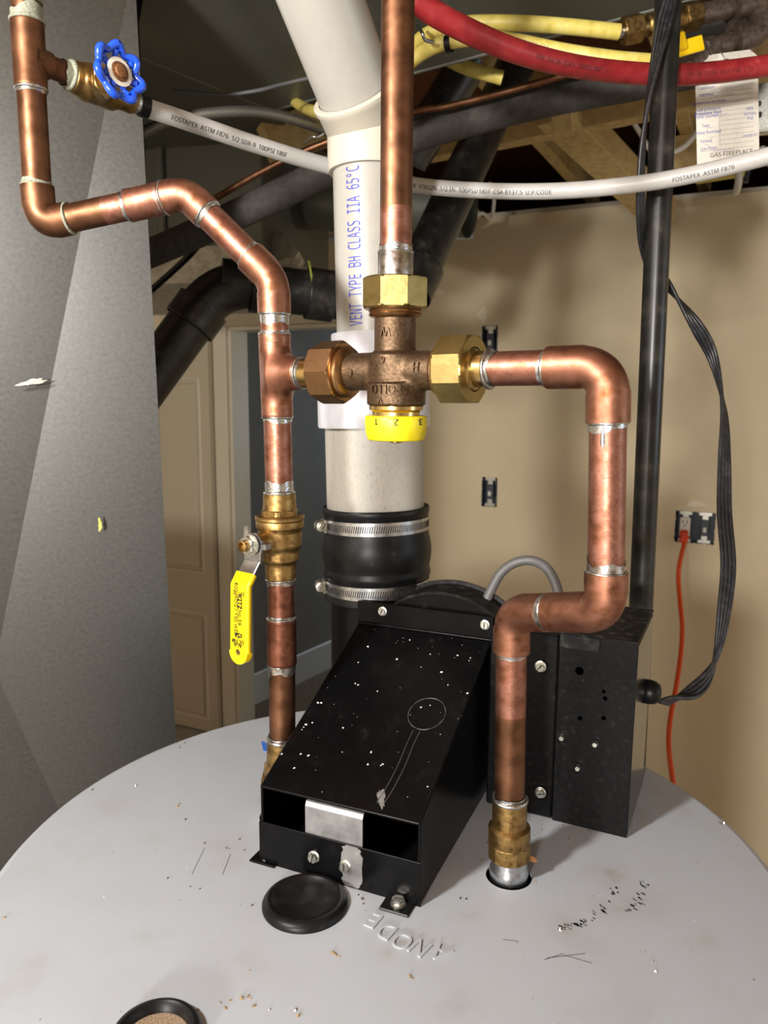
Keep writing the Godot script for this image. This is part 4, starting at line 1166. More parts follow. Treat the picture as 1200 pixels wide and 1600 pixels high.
func copper_cold() -> void:
	var r := thing("cold_copper_run", "offset copper pipe run down the left with soldered bends and a tee", "pipework", "", Vector3(-0.0868, 1.6229, -0.6287))
	var lx := Vector3(-0.2864, 1.8736, -0.6644)
	var top := Vector3(-0.2866, 2.67, -0.6640)
	var e1 := Vector3(-0.2855, 1.8394, -0.6640)
	var e2 := Vector3(-0.1601, 1.8608, -0.6472)
	var e3 := Vector3(-0.0889, 1.7919, -0.6292)
	var d1 := (e2 - e1).normalized()
	var d2 := (e3 - e2).normalized()
	# old riser at the far left, with its tee
	var t0 := Vector3(-0.2866, 1.9941, -0.6640)
	var t1 := Vector3(-0.2866, 1.9433, -0.6640)
	pipe(r, top, Vector3(-0.2866, 1.8690, -0.6640), RC, M.copper_old)
	coupling(r, Vector3(-0.2866, 2.0279, -0.6640), Vector3(-0.2866, 2.0076, -0.6640), 0.0129, M.verdigris)
	coupling(r, t1, t0, 0.0127, M.copper_old, "tee")
	joint(r, t0, Vector3.UP, RC + 0.0006, 0.012, M.verdigris, 0.0016)
	joint(r, t1, Vector3.DOWN, RC + 0.0003, 0.004, M.solder, 0.0013)
	var el0 := Vector3(-0.2866, 1.8695, -0.6640)
	elbow(r, el0, e1, e1 + d1 * 0.026, 0.013, 0.0127, M.copper_old)
	joint(r, el0, Vector3.UP, RC + 0.0002, 0.005, M.verdigris, 0.0013)
	joint(r, e1 + d1 * 0.0265, d1, RC + 0.0002, 0.0, M.verdigris, 0.0014)
	var l12 := e1.distance_to(e2)
	pipe(r, e1 + d1 * 0.02, e1 + d1 * (l12 * 0.46), RC, M.copper_old)
	pipe(r, e1 + d1 * (l12 * 0.46), e2 - d1 * 0.012, RC, M.copper, "sanded_pipe")
	# coupling then the first 45 degree bend
	coupling(r, e1 + d1 * (l12 * 0.615), e2 - d1 * 0.019, 0.0128, M.copper)
	joint(r, e1 + d1 * (l12 * 0.615), -d1, RC + 0.0002, 0.005, M.solder)
	elbow(r, e2 - d1 * 0.0185, e2, e2 + d2 * 0.024, 0.022, 0.0127, M.copper_fitting)
	joint(r, e2 - d1 * 0.0185, -d1, 0.0126, 0.004, M.solder, 0.0009)
	joint(r, e2 + d2 * 0.0243, d2, RC + 0.0002, 0.0075, M.solder)
	pipe(r, e2 + d2 * 0.012, e3 - d2 * 0.012, RC, M.copper)
	var dn := (Vector3(-0.0868, 1.6588, -0.6289) - e3).normalized()
	elbow(r, e3 - d2 * 0.026, e3, e3 + dn * 0.026, 0.024, 0.0127, M.copper_fitting)
	joint(r, e3 - d2 * 0.026, -d2, RC + 0.0002, 0.004, M.solder)
	joint(r, e3 + dn * 0.0263, dn, RC + 0.0002, 0.009, M.solder)
	# tee at the mixing valve
	var low := Vector3(-0.0865, 1.6208, -0.6284)
	pipe(r, e3 + dn * 0.012, low, RC, M.copper)
	var q0 := Vector3(-0.0886, 1.7498, -0.6281)
	var q1 := Vector3(-0.0872, 1.6838, -0.6288)
	coupling(r, q1, q0, 0.0128, M.copper_fitting, "tee")
	joint(r, q0, -dn, RC + 0.0002, 0.003, M.solder)
	joint(r, q1, dn, RC + 0.0002, 0.005, M.solder)
	var tc := valve_tee()
	var ex := valve_axis()
	var g := G.new()
	var f := func(p: Vector3) -> float: return smin(cyl(p, q1 + dn * -0.006, q0 + dn * 0.006, 0.01285), cyl(p, tc, tc + ex * 0.0262, 0.0128), 0.012)
	g = skin(f, Vector3(-0.03, -0.03, -0.03) + tc, Vector3(0.04, 0.03, 0.04) + tc, 0.0013)
	part(g, "tee_branch", M.copper_fitting, r)
	joint(r, tc + ex * 0.0264, ex, 0.0112, 0.004, M.solder)
	joint(r, low - dn * 0.0015, -dn, RC + 0.0002, 0.010, M.solder, 0.0016)
	# below the ball valve
	var s := thing("cold_inlet_stub", "short darkened copper length between the yellow handled ball valve and the water heater", "pipework", "", Vector3(-0.0903, 1.3340, -0.6280))
	var b0 := Vector3(-0.0861, 1.5488, -0.6281)
	var b1 := Vector3(-0.0868, 1.4002, -0.6279)
	var db := (b1 - b0).normalized()
	pipe(s, b0 - db * 0.01, Vector3(-0.0864, 1.4718, -0.6281), RC, M.copper_dark)
	pipe(s, Vector3(-0.0864, 1.4718, -0.6281), b1, RC, M.copper_old, "old_pipe")
	coupling(s, Vector3(-0.0862, 1.5154, -0.6279), Vector3(-0.0864, 1.4746, -0.6280), 0.0126, M.copper_dark)
	joint(s, b0, db, RC + 0.0002, 0.006, M.tinned)
	joint(s, Vector3(-0.0862, 1.5154, -0.6279), -db, RC + 0.0002, 0.003, M.solder)
	joint(s, Vector3(-0.0864, 1.4746, -0.6280), db, RC + 0.0002, 0.012, M.tinned, 0.0008)
	var a0 := Vector3(-0.0870, 1.4062, -0.6278)
	var base := Vector3(-0.0903, 1.3340, -0.6280)
	var da := (base - a0).normalized()
	var la := a0.distance_to(base)
	g = G.new()
	g.lathe(a0, da, [Vector2(0.0113, 0), Vector2(0.0130, 0.001), Vector2(0.0130, 0.022), Vector2(0.0150, 0.024), Vector2(0.0150, 0.036), Vector2(0.0128, 0.038), Vector2(0.0128, la - 0.022)], 36)
	g.nut(a0 + da * 0.032, da, Vector3.BACK, 0.016, 0.0160, 6)
	part(g, "threaded_adapter", M.brass_old, s)
	joint(s, a0, -da, RC + 0.0004, 0.004, M.tinned, 0.0018)


func valve_tee() -> Vector3:
	return Vector3(-0.0872, 1.7185, -0.6233)


func valve_axis() -> Vector3:
	return Vector3(0.2242, 0.003, 0.1440).normalized()


func vx(s: float, h := 0.0, out := 0.0) -> Vector3:
	# a point along the mixing valve: s from its middle toward the hot side
	var e := valve_axis()
	var n := Vector3(-e.z, 0, e.x).normalized()
	return valve_tee() + e * (0.1105 + s) + Vector3.UP * h + n * out


# ---------------------------------------------------------------- ball valve
func ball_valve() -> void:
	var r := thing("ball_valve", "brass ball valve with a yellow lever hanging down, in the left copper pipe", "valve", "", Vector3(-0.0861, 1.5488, -0.6281))
	var a := Vector3(-0.0865, 1.6219, -0.6286)
	var b := Vector3(-0.0862, 1.5482, -0.6282)
	var d := (b - a).normalized()
	var l := a.distance_to(b)
	var k := l / 136.0
	var g := G.new()
	g.lathe(a, d, [Vector2(0.0112, 0), Vector2(0.0133, 0.0004), Vector2(0.0137, 22 * k), Vector2(0.0140, 25 * k)], 36)
	g.nut(a + d * (25 * k), d, Vector3.BACK, 10 * k, 0.0142, 6, 0.0)
	g.lathe(a, d, [Vector2(0.013, 34 * k), Vector2(0.0198, 34.5 * k), Vector2(0.0206, 36 * k), Vector2(0.0206, 40 * k), Vector2(0.0196, 42 * k), Vector2(0.0200, 44 * k), Vector2(0.0198, 52 * k), Vector2(0.0186, 55 * k), Vector2(0.0182, 60 * k)], 48, 30.0)
	part(g, "end_piece", M.brass_old, r)
	var mid := a + d * (72 * k)
	var st := Vector3(-0.58, 0.02, 0.81).normalized()
	var f := func(p: Vector3) -> float:
		var body := cyl(p, a + d * (53 * k), a + d * (84 * k), 0.0182, 0.003)
		body = smin(body, cyl(p, a + d * (80 * k), a + d * (106 * k), 0.0160, 0.002), 0.004)
		body = smin(body, cyl(p, a + d * (100 * k), a + d * (135 * k), 0.0130, 0.001), 0.003)
		return smin(body, cyl(p, mid, mid + st * 0.0265, 0.0082, 0.001), 0.006)
	g = skin(f, a + d * (95 * k) - Vector3(0.04, 0.04, 0.03), a + d * (95 * k) + Vector3(0.03, 0.045, 0.045), 0.0014)
	part(g, "body", M.brass_old, r)
	# stem, lever plate, nut and vinyl grip
	var s0 := mid + st * 0.026
	g = G.new()
	g.lathe(s0, st, [Vector2(0.0075, 0), Vector2(0.0075, 0.004), Vector2(0.0048, 0.0045), Vector2(0.0048, 0.018), Vector2(0.0032, 0.0185), Vector2(0.0028, 0.0150), Vector2(0.0002, 0.0150)], 20)
	part(g, "stem", M.brass_old, r)
	var lx := side_of(st, Vector3(1, 0, 0.7))
	var ly := side_of(st, Vector3.DOWN)
	g = G.new()
	g.nut(s0 + st * 0.0085, st, ly, 0.0055, 0.0066, 6, 0.0)
	g.lathe(s0 + st * 0.0075, st, [Vector2(0.002, 0), Vector2(0.0085, 0), Vector2(0.0085, 0.0012), Vector2(0.002, 0.0012)], 24)
	part(g, "stem_nut", M.zinc, r)
	var pl := s0 + st * 0.0062
	g = G.new()
	# plate profile as seen along the stem, then two bent lengths
	g.prism(PackedVector2Array([Vector2(-0.0095, -0.0135), Vector2(-0.0055, -0.0145), Vector2(-0.0045, -0.0085), Vector2(0.004, -0.0095), Vector2(0.0095, -0.004), Vector2(0.0098, 0.004), Vector2(0.0088, 0.015), Vector2(-0.0088, 0.015), Vector2(-0.0095, 0.004)]), Transform3D(Basis(lx, ly, lx.cross(ly)), pl), 0.0024 if lx.cross(ly).dot(st) < 0.0 else -0.0024)
	g.box(frame(Vector3.UP.cross(st).normalized(), Vector3.UP, mid + st * 0.0275 + Vector3.UP * -0.001 + lx * 0.010), Vector3(0.006, 0.006, 0.008), 0.001)
	part(g, "lever_plate", M.steel, r, "bright steel lever plate")
	var p1 := pl + ly * 0.014
	var p2 := p1 + ly * 0.017 + st * 0.0125
	var p3 := p2 + ly * 0.054 + st * 0.001
	g = G.new()
	bent_bar(g, [pl + ly * 0.013, p1, p1.lerp(p2, 0.62)], lx, 0.0172, 0.0026)
	part(g, "lever_neck", M.steel, r)
	g = G.new()
	bent_bar(g, [p1.lerp(p2, 0.52), p1.lerp(p2, 0.8), p2, p2.lerp(p3, 0.06), p3], lx, 0.0200, 0.0058)
	var x2 := lx
	var gd := (p3 - p2).normalized()
	var gn := x2.cross(gd)
	if gn.dot(st) < 0.0:
		gn = -gn
	var half := PackedVector2Array()
	for q in 17:
		var t := PI * q / 16.0
		half.append(Vector2(cos(t) * 0.0100, sin(t) * 0.0100))
	g.prism(half, Transform3D(Basis(lx, gd, gn), p3 - gn * 0.0029), 0.0058)
	var grip := part(g, "lever_grip", M.yellow_vinyl, r, "yellow vinyl coated lever")
	g = G.new()
	g.lathe(p3 + gn * 0.0026, gn, [Vector2(0.0026, 0.0004), Vector2(0.0022, 0.0006), Vector2(0.0016, 0.0004), Vector2(0.0001, 0.0003)], 16)
	part(g, "grip_hole", M.brass_old, grip)
	# print running down the lever
	g = G.new()
	var tx := gd
	var ty := gn.cross(tx)
	var pm := p2.lerp(p3, 0.36) + gn * 0.0031
	g.text("KITZ", 0.0042, on_flat(pm - tx * 0.007 + ty * 0.0018, tx, ty), 0.0004, "Droid Sans", true)
	g.text("No.59", 0.0030, on_flat(pm + tx * 0.0058 + ty * 0.0018, tx, ty), 0.0004)
	g.text("600 WOG / 150 WSP", 0.0020, on_flat(pm - tx * 0.0005 - ty * 0.0025, tx, ty), 0.0004)
	g.box(Transform3D(Basis(tx, ty, gn), pm - tx * 0.002 - ty * 0.0008), Vector3(0.020, 0.0003, 0.0001), 0.00003)
	var dm := p2.lerp(p3, 0.74) + gn * 0.0031
	g.text("CSA", 0.0016, on_flat(dm + ty * 0.0005, -ty, tx), 0.0004, "Droid Sans", true)
	g.text("UL FM", 0.0016, on_flat(dm + tx * 0.0052, -ty, tx), 0.0004)
	g.text("AGA", 0.0014, on_flat(dm + tx * 0.0082, -ty, tx), 0.0004)
	for q in [[-0.003, 0.0, 0.0, -0.003], [0.0, -0.003, 0.003, 0.0], [0.003, 0.0, 0.0, 0.003], [0.0, 0.003, -0.003, 0.0]]:
		g.sweep([dm + tx * q[0] + ty * q[1], dm + tx * q[2] + ty * q[3]], 0.00022, 5)
	g.text("O<->C", 0.0015, on_flat(p2.lerp(p3, 0.11) + gn * 0.0031, -ty, tx), 0.0004)
	part(g, "print", M.ink_and_hole_black, grip)


func bent_bar(g: G, pts: Array, x: Vector3, w: float, t: float) -> void:
	# a flat bar through the points, its section a rounded strip
	var rows: Array = []
	var nr: Array = []
	for k in pts.size():
		var d: Vector3
		if k == 0:
			d = (pts[1] - pts[0]).normalized()
		elif k == pts.size() - 1:
			d = (pts[k] - pts[k - 1]).normalized()
		else:
			d = ((pts[k] - pts[k - 1]).normalized() + (pts[k + 1] - pts[k]).normalized()).normalized()
		var z := x.cross(d).normalized()
		var row := PackedVector3Array()
		var nrow := PackedVector3Array()
		for q in 25:
			var a := TAU * (q % 24) / 24.0
			var cx := signf(cos(a)) * pow(absf(cos(a)), 0.25)
			var cz := signf(sin(a)) * pow(absf(sin(a)), 0.45)
			row.append(pts[k] + x * (cx * w * 0.5) + z * (cz * t * 0.5))
			nrow.append((x * (signf(cos(a)) * pow(absf(cos(a)), 1.75) / w) + z * (signf(sin(a)) * pow(absf(sin(a)), 1.55) / t)).normalized())
		rows.append(row)
		nr.append(nrow)
	g.grid(rows, nr)
	g.flat(Array(rows[0]), (pts[0] - pts[1]).normalized())
	g.flat(Array(rows[rows.size() - 1]), (pts[-1] - pts[-2]).normalized())


# ---------------------------------------------------------------- gate valve with the blue wheel
func gate_valve() -> void:
	var r := thing("gate_valve", "weathered bronze stop valve with a blue handwheel at the upper left", "valve", "", Vector3(-0.2517, 1.9557, -0.6976))
	var a := Vector3(-0.2865, 1.9664, -0.6619)
	var b := Vector3(-0.2235, 1.9599, -0.7449)
	var d := (b - a).normalized()
	var l := a.distance_to(b)
	var g := G.new()
	g.sweep([a, a + d * (l * 0.38)], 0.0088, 28)
	g.lathe(a + d * (l * 0.02), d, [Vector2(0.0125, 0), Vector2(0.0108, l * 0.08), Vector2(0.0104, l * 0.15), Vector2(0.0088, l * 0.16)], 28)
	part(g, "inlet_stub", M.copper_old, r)
	joint(r, a + d * (l * 0.34), -d, 0.0098, 0.008, M.verdigris, 0.0022)
	var wc := Vector3(-0.2136, 1.9549, -0.6590)
	var m := a + d * (l * 0.60)
	var wn := (wc - m).normalized()
	wn = Vector3(0.80, 0.10, 0.58).normalized()
	var st := (wc - m).normalized()
	var f := func(p: Vector3) -> float:
		var v := cyl(p, a + d * (l * 0.35), a + d * (l * 0.50), 0.0128, 0.002)
		v = smin(v, cyl(p, a + d * (l * 0.45), a + d * (l * 0.78), 0.0145, 0.006), 0.008)
		v = smin(v, cyl(p, a + d * (l * 0.75), a + d * (l * 0.93), 0.0108, 0.001), 0.004)
		return smin(v, cyl(p, m, m + st * 0.026, 0.0125, 0.001), 0.006)
	g = skin(f, m - Vector3(0.06, 0.04, 0.06), m + Vector3(0.06, 0.04, 0.06), 0.0015)
	part(g, "body", M.brass_old, r)
	g = G.new()
	g.nut(m + st * 0.024, st, Vector3.UP, 0.009, 0.0115, 6)
	g.lathe(m + st * 0.033, st, [Vector2(0.0085, 0), Vector2(0.0080, 0.006), Vector2(0.0035, 0.007), Vector2(0.0035, maxf(0.012, m.distance_to(wc) - 0.034))], 20)
	part(g, "bonnet", M.brass_old, r)
	g = G.new()
	g.lathe(b - d * 0.012, d, [Vector2(0.0086, 0), Vector2(0.0096, 0.001), Vector2(0.0096, 0.008), Vector2(0.0086, 0.009)], 24)
	part(g, "end_ring", M.solder, r)
	# wheel: scalloped rim on six spokes
	var x := side_of(wn, Vector3.UP)
	var y := wn.cross(x)
	g = G.new()
	var rim: Array = []
	var rad: Array = []
	for k in 97:
		var t := TAU * k / 96.0
		var w := cos(t * 7.0)
		rim.append(wc + (x * cos(t) + y * sin(t)) * (0.0190 + 0.0019 * w) + wn * (0.0016 * w))
		rad.append(0.0030 + 0.0004 * w)
	g.sweep(rim, rad, 12, false)
	for k in 7:
		var t := TAU * k / 7.0
		var o := x * cos(t) + y * sin(t)
		g.sweep(smooth_path([wc + o * 0.008 - wn * 0.002, wc + o * 0.013 - wn * 0.0035, wc + o * 0.0178], 5), [0.0030, 0.0029, 0.0028, 0.0027, 0.0026, 0.0025, 0.0025, 0.0026, 0.0027, 0.0028, 0.003], 10)
	g.lathe(wc - wn * 0.007, wn, [Vector2(0.001, 0), Vector2(0.0085, 0), Vector2(0.0100, 0.003), Vector2(0.0098, 0.007), Vector2(0.0060, 0.0078)], 28)
	var wheel := part(g, "handwheel", M.blue_enamel, r, "blue enamelled scalloped wheel")
	g = G.new()
	g.lathe(wc, wn, [Vector2(0.0110, 0.0008), Vector2(0.0110, 0.0014), Vector2(0.0078, 0.0016), Vector2(0.0074, 0.0008)], 28)
	part(g, "wheel_plate", M.card, wheel, "pale ring plate")
	g = G.new()
	g.lathe(wc, wn, [Vector2(0.0076, 0.0006), Vector2(0.0074, 0.0022), Vector2(0.0055, 0.0026), Vector2(0.0050, 0.0042), Vector2(0.0028, 0.0052), Vector2(0.0002, 0.0052)], 20)
	part(g, "wheel_nut", M.rust, wheel, "rusty nut")


# ---------------------------------------------------------------- mixing valve
func mixing_valve() -> void:
	var r := thing("mixing_valve", "cast bronze thermostatic mixing valve hanging upside down with a yellow knob", "valve", "", vx(0, -0.05))
	var e := valve_axis()
	var n := Vector3(-e.z, 0, e.x).normalized()
	var up := Vector3.UP
	var o := vx(0)
	var f := func(p: Vector3) -> float:
		var v := cyl(p, o - e * 0.040, o + e * 0.041, 0.0138, 0.001)
		v = smin(v, cyl(p, o + e * 0.0015 + up * 0.005, o + e * 0.0015 + up * 0.042, 0.0148, 0.001), 0.004)
		v = smin(v, cyl(p, o + e * 0.003 - up * 0.0245, o + e * 0.003 - up * 0.0085, 0.0212, 0.0015), 0.005)
		v = smin(v, cyl(p, o + e * 0.002 - up * 0.008, o + e * 0.002 + up * 0.0125, 0.0178, 0.0025), 0.003)
		return v
	var g := skin(f, o - Vector3(0.045, 0.028, 0.04), o + Vector3(0.045, 0.046, 0.04), 0.0012)
	var cast := part(g, "body", M.bronze, r)
	# threaded collars
	g = G.new()
	for q in [[o - e * 0.036, -e], [o + e * 0.037, e], [o + e * 0.0015 + up * 0.0365, up]]:
		g.lathe(q[0], q[1], [Vector2(0.0140, 0), Vector2(0.0178, 0.0012), Vector2(0.0190, 0.0028), Vector2(0.0182, 0.0040), Vector2(0.0190, 0.0052), Vector2(0.0184, 0.0064), Vector2(0.0184, 0.009)], 40, 60.0)
	part(g, "threaded_collar", M.brass_warm, r)
	# raised letters, cast upside down
	g = G.new()
	var cam := side_of(up, Vector3(-o.x, 0, -o.z))
	g.text("W", 0.0062, round_bar(o + e * 0.0015 + up * 0.0268, -up, cam.rotated(up, -0.45), 0.0148), 0.0016)
	g.text("6", 0.0040, round_bar(o + e * 0.002 + up * 0.0078, -up, cam.rotated(up, -0.50), 0.0178), 0.0014)
	g.text("APOLLO", 0.0064, func(p: Vector3) -> Vector3: return round_bar(o + e * 0.003 - up * 0.0128, -up, cam.rotated(up, -0.26), 0.0214).call(Vector3(p.x * 0.84, p.y, p.z)), 0.0016)
	g.text("V", 0.0052, round_bar(o + e * 0.003 - up * 0.0208, -up, cam.rotated(up, -0.55), 0.0210), 0.0014)
	g.text("C", 0.0062, on_bar(o - e * 0.028 + up * -0.001, -e, (n + up * 0.02).normalized(), 0.0138), 0.0015)
	g.text("H", 0.0062, on_bar(o + e * 0.0275 + up * 0.002, -e, (n + up * 0.02).normalized(), 0.0138), 0.0015)
	part(g, "cast_letters", M.bronze, cast)
	# union nuts and tail pieces
	g = G.new()
	g.nut(o - e * 0.0650, e, up, 0.0225, 0.0218, 8, 0.012)
	part(g, "union_nut", M.brass_warm, r, "coppery brass cold side union nut")
	g = G.new()
	g.nut(o + e * 0.0430, e, up.rotated(e, 0.3927), 0.0225, 0.0226, 8, 0.0150)
	part(g, "union_nut", M.brass_nut, r, "pale brass hot side union nut")
	g = G.new()
	g.nut(o + e * 0.0015 + up * 0.0432, up, Vector3(0.35, 0, 1), 0.0215, 0.0224, 8, 0.012)
	part(g, "union_nut", M.brass_nut, r, "pale brass top union nut")
	g = G.new()
	g.lathe(o - e * 0.0850, e, [Vector2(0.0113, 0), Vector2(0.0113, 0.0205), Vector2(0.016, 0.0205), Vector2(0.016, 0.04)], 32)
	part(g, "tail_piece", M.brass_bright, r)
	g = G.new()
	g.lathe(o + e * 0.0755, -e, [Vector2(0.0110, 0.0), Vector2(0.0121, 0.001), Vector2(0.0121, 0.0085), Vector2(0.0140, 0.0095), Vector2(0.0152, 0.0115), Vector2(0.0152, 0.03)], 36)
	part(g, "tail_piece", M.brass_bright, r)
	# yellow knob under its brass neck
	var kb := o + e * 0.003 - up * 0.0245
	g = G.new()
	g.lathe(kb, -up, [Vector2(0.019, 0), Vector2(0.0196, 0.0004), Vector2(0.0196, 0.0030), Vector2(0.0180, 0.0036), Vector2(0.0172, 0.0046), Vector2(0.0172, 0.0090)], 40)
	part(g, "neck", M.brass_bright, r)
	g = G.new()
	var rows: Array = []
	var nr: Array = []
	var prof := [Vector2(0.0165, 0.0072), Vector2(0.0218, 0.0074), Vector2(0.0224, 0.0082), Vector2(0.0226, 0.012), Vector2(0.0226, 0.0150), Vector2(0.0218, 0.0205), Vector2(0.0206, 0.0242), Vector2(0.0196, 0.0250), Vector2(0.001, 0.0252)]
	for k in prof.size():
		var row := PackedVector3Array()
		var nrow := PackedVector3Array()
		var d2: Vector2 = prof[mini(k + 1, prof.size() - 1)] - prof[maxi(k - 1, 0)]
		for q in 97:
			var t := TAU * (q % 96) / 96.0
			var dir := Vector3(cos(t), 0, sin(t))
			var scal := 0.0009 * maxf(0.0, cos(t * 12.0)) * smoothstep(0.0130, 0.0200, prof[k].y) * (1.0 if prof[k].x > 0.015 else 0.0)
			row.append(kb - up * prof[k].y + dir * (prof[k].x - scal))
			nrow.append((dir * d2.y + up * d2.x).normalized())
		rows.append(row)
		nr.append(nrow)
	g.grid(rows, nr)
	var knob := part(g, "knob", M.yellow_knob, r, "yellow plastic knob")
	g = G.new()
	for q in [["1", -0.66], ["2", 0.0], ["3", 0.86]]:
		g.text(q[0], 0.0046, round_bar(kb - up * 0.0112, -up, cam.rotated(up, q[1]), 0.0226), 0.0006)
	part(g, "numbers", M.ink_and_hole_black, knob)
	g = G.new()
	g.lathe(kb - up * 0.0250, -up, [Vector2(0.0045, 0), Vector2(0.0045, 0.0016), Vector2(0.003, 0.0022), Vector2(0.0002, 0.0022)], 16)
	part(g, "knob_screw", M.brass_old, knob)
	# mixed water riser
	var s := thing("mixed_copper_riser", "straight dull copper riser on top of the mixing valve, before the white vent", "pipework", "", o + up * 0.065)
	var rb := o + e * 0.0015
	pipe(s, rb + up * 0.080, rb + up * 0.112, RC, M.copper, "sanded_pipe")
	pipe(s, rb + up * 0.112, rb + up * 0.945, RC, M.copper_old)
	g = G.new()
	g.lathe(rb + up * 0.0645, up, [Vector2(0.0118, 0), Vector2(0.0124, 0.0005), Vector2(0.0126, 0.0165), Vector2(0.0122, 0.0172), Vector2(0.0112, 0.0174)], 36)
	part(g, "tinned_adapter", M.tinned, s)
	joint(s, rb + up * 0.0819, up, RC + 0.0002, 0.008, M.solder, 0.0009)


# ---------------------------------------------------------------- hot copper run
func copper_hot() -> void:
	var r := thing("hot_copper_run", "bright copper run stepping up from the tank to the right side of the mixing valve", "pipework", "", Vector3(0.0990, 1.3340, -0.5458))
	var e := valve_axis()
	var o := vx(0)
	var rh := 0.0114
	var rf := 0.0130
	var c1 := o + e * 0.1560
	var c2 := Vector3(0.1416, 1.5677, -0.4732)
	var c3 := Vector3(0.0943, 1.5458, -0.5446)
	var base := Vector3(0.0990, 1.3340, -0.5458)
	var dv := (c2 - c1).normalized()
	var dh := (c3 - c2).normalized()
	var dd := (base - c3).normalized()
	pipe(r, o + e * 0.072, c1 - e * 0.015, rh, M.copper)
	joint(r, o + e * 0.0762, e, rh + 0.0002, 0.006, M.solder, 0.0016)
	elbow(r, c1 - e * 0.0385, c1, c1 + dv * 0.0345, 0.017, rf, M.copper_fitting)
	joint(r, c1 - e * 0.0388, -e, rh + 0.0002, 0.004, M.solder, 0.0014)
	joint(r, c1 + dv * 0.0348, dv, rh + 0.0002, 0.006, M.solder, 0.0010)
	pipe(r, c1 + dv * 0.02, c2 - dv * 0.018, rh, M.copper)
	# a run of solder down the front
	var g := G.new()
	var dp := c1 + dv * 0.036 + Vector3(-0.0058, 0, 0.0098)
	g.sweep(smooth_path([dp, dp + dv * 0.006, dp + dv * 0.0125], 4), [0.0006, 0.0009, 0.0011, 0.0012, 0.0013, 0.0014, 0.0015, 0.0014, 0.0009], 10)
	part(g, "solder_drip", M.solder, r)
	var hl := c2.distance_to(c3)
	elbow(r, c2 - dv * 0.0255, c2, c2 + dh * (hl * 0.54), 0.016, rf, M.copper_fitting)
	joint(r, c2 - dv * 0.0258, -dv, rh + 0.0002, 0.010, M.tinned, 0.0010)
	joint(r, c2 + dh * (hl * 0.545), dh, rf - 0.0012, 0.0, M.solder, 0.0016)
	elbow(r, c3 - dh * (hl * 0.40), c3, c3 + dd * 0.0300, 0.017, rf, M.copper_fitting)
	pipe(r, c2 + dh * (hl * 0.545), c2 + dh * (hl * 0.62), rf + 0.0002, M.tinned, "solder_band")
	joint(r, c3 + dd * 0.0302, dd, rh + 0.0002, 0.003, M.solder, 0.0011)
	var ad := Vector3(0.0975, 1.3986, -0.5461)
	pipe(r, c3 + dd * 0.02, c3.lerp(base, 0.37), rh, M.copper)
	pipe(r, c3.lerp(base, 0.37), c3.lerp(base, 0.72), rh, M.copper_old, "old_pipe")
	# brass adapter and the galled nut on the nipple
	var l := (base - c3).dot(dd)
	var a0: float = (ad - c3).dot(dd)
	g = G.new()
	g.lathe(c3, dd, [Vector2(0.0114, a0), Vector2(0.0130, a0 + 0.001), Vector2(0.0133, a0 + 0.004), Vector2(0.0131, a0 + 0.021), Vector2(0.0160, a0 + 0.023), Vector2(0.0162, a0 + 0.034), Vector2(0.0156, a0 + 0.036), Vector2(0.013, a0 + 0.036)], 40, 40.0)
	part(g, "brass_adapter", M.brass_old, r)
	g = G.new()
	g.nut(c3 + dd * (a0 + 0.0355), dd, Vector3(0.2, 0, 1), 0.0125, 0.0158, 12)
	part(g, "adapter_nut", M.brass_old, r)
	joint(r, c3 + dd * a0, -dd, rh + 0.0006, 0.004, M.solder, 0.0020)
	g = G.new()
	g.prism(blot(0.012, 0.004, 5), frame(Vector3(0.8, -0.5, 0.3).normalized(), side_of(Vector3(0.8, -0.5, 0.3).normalized(), Vector3.UP), Vector3(0.1144, 1.3523, -0.5413)), 0.0003)
	part(g, "sealant_tape", M.rust, r, "shred of thread sealant")


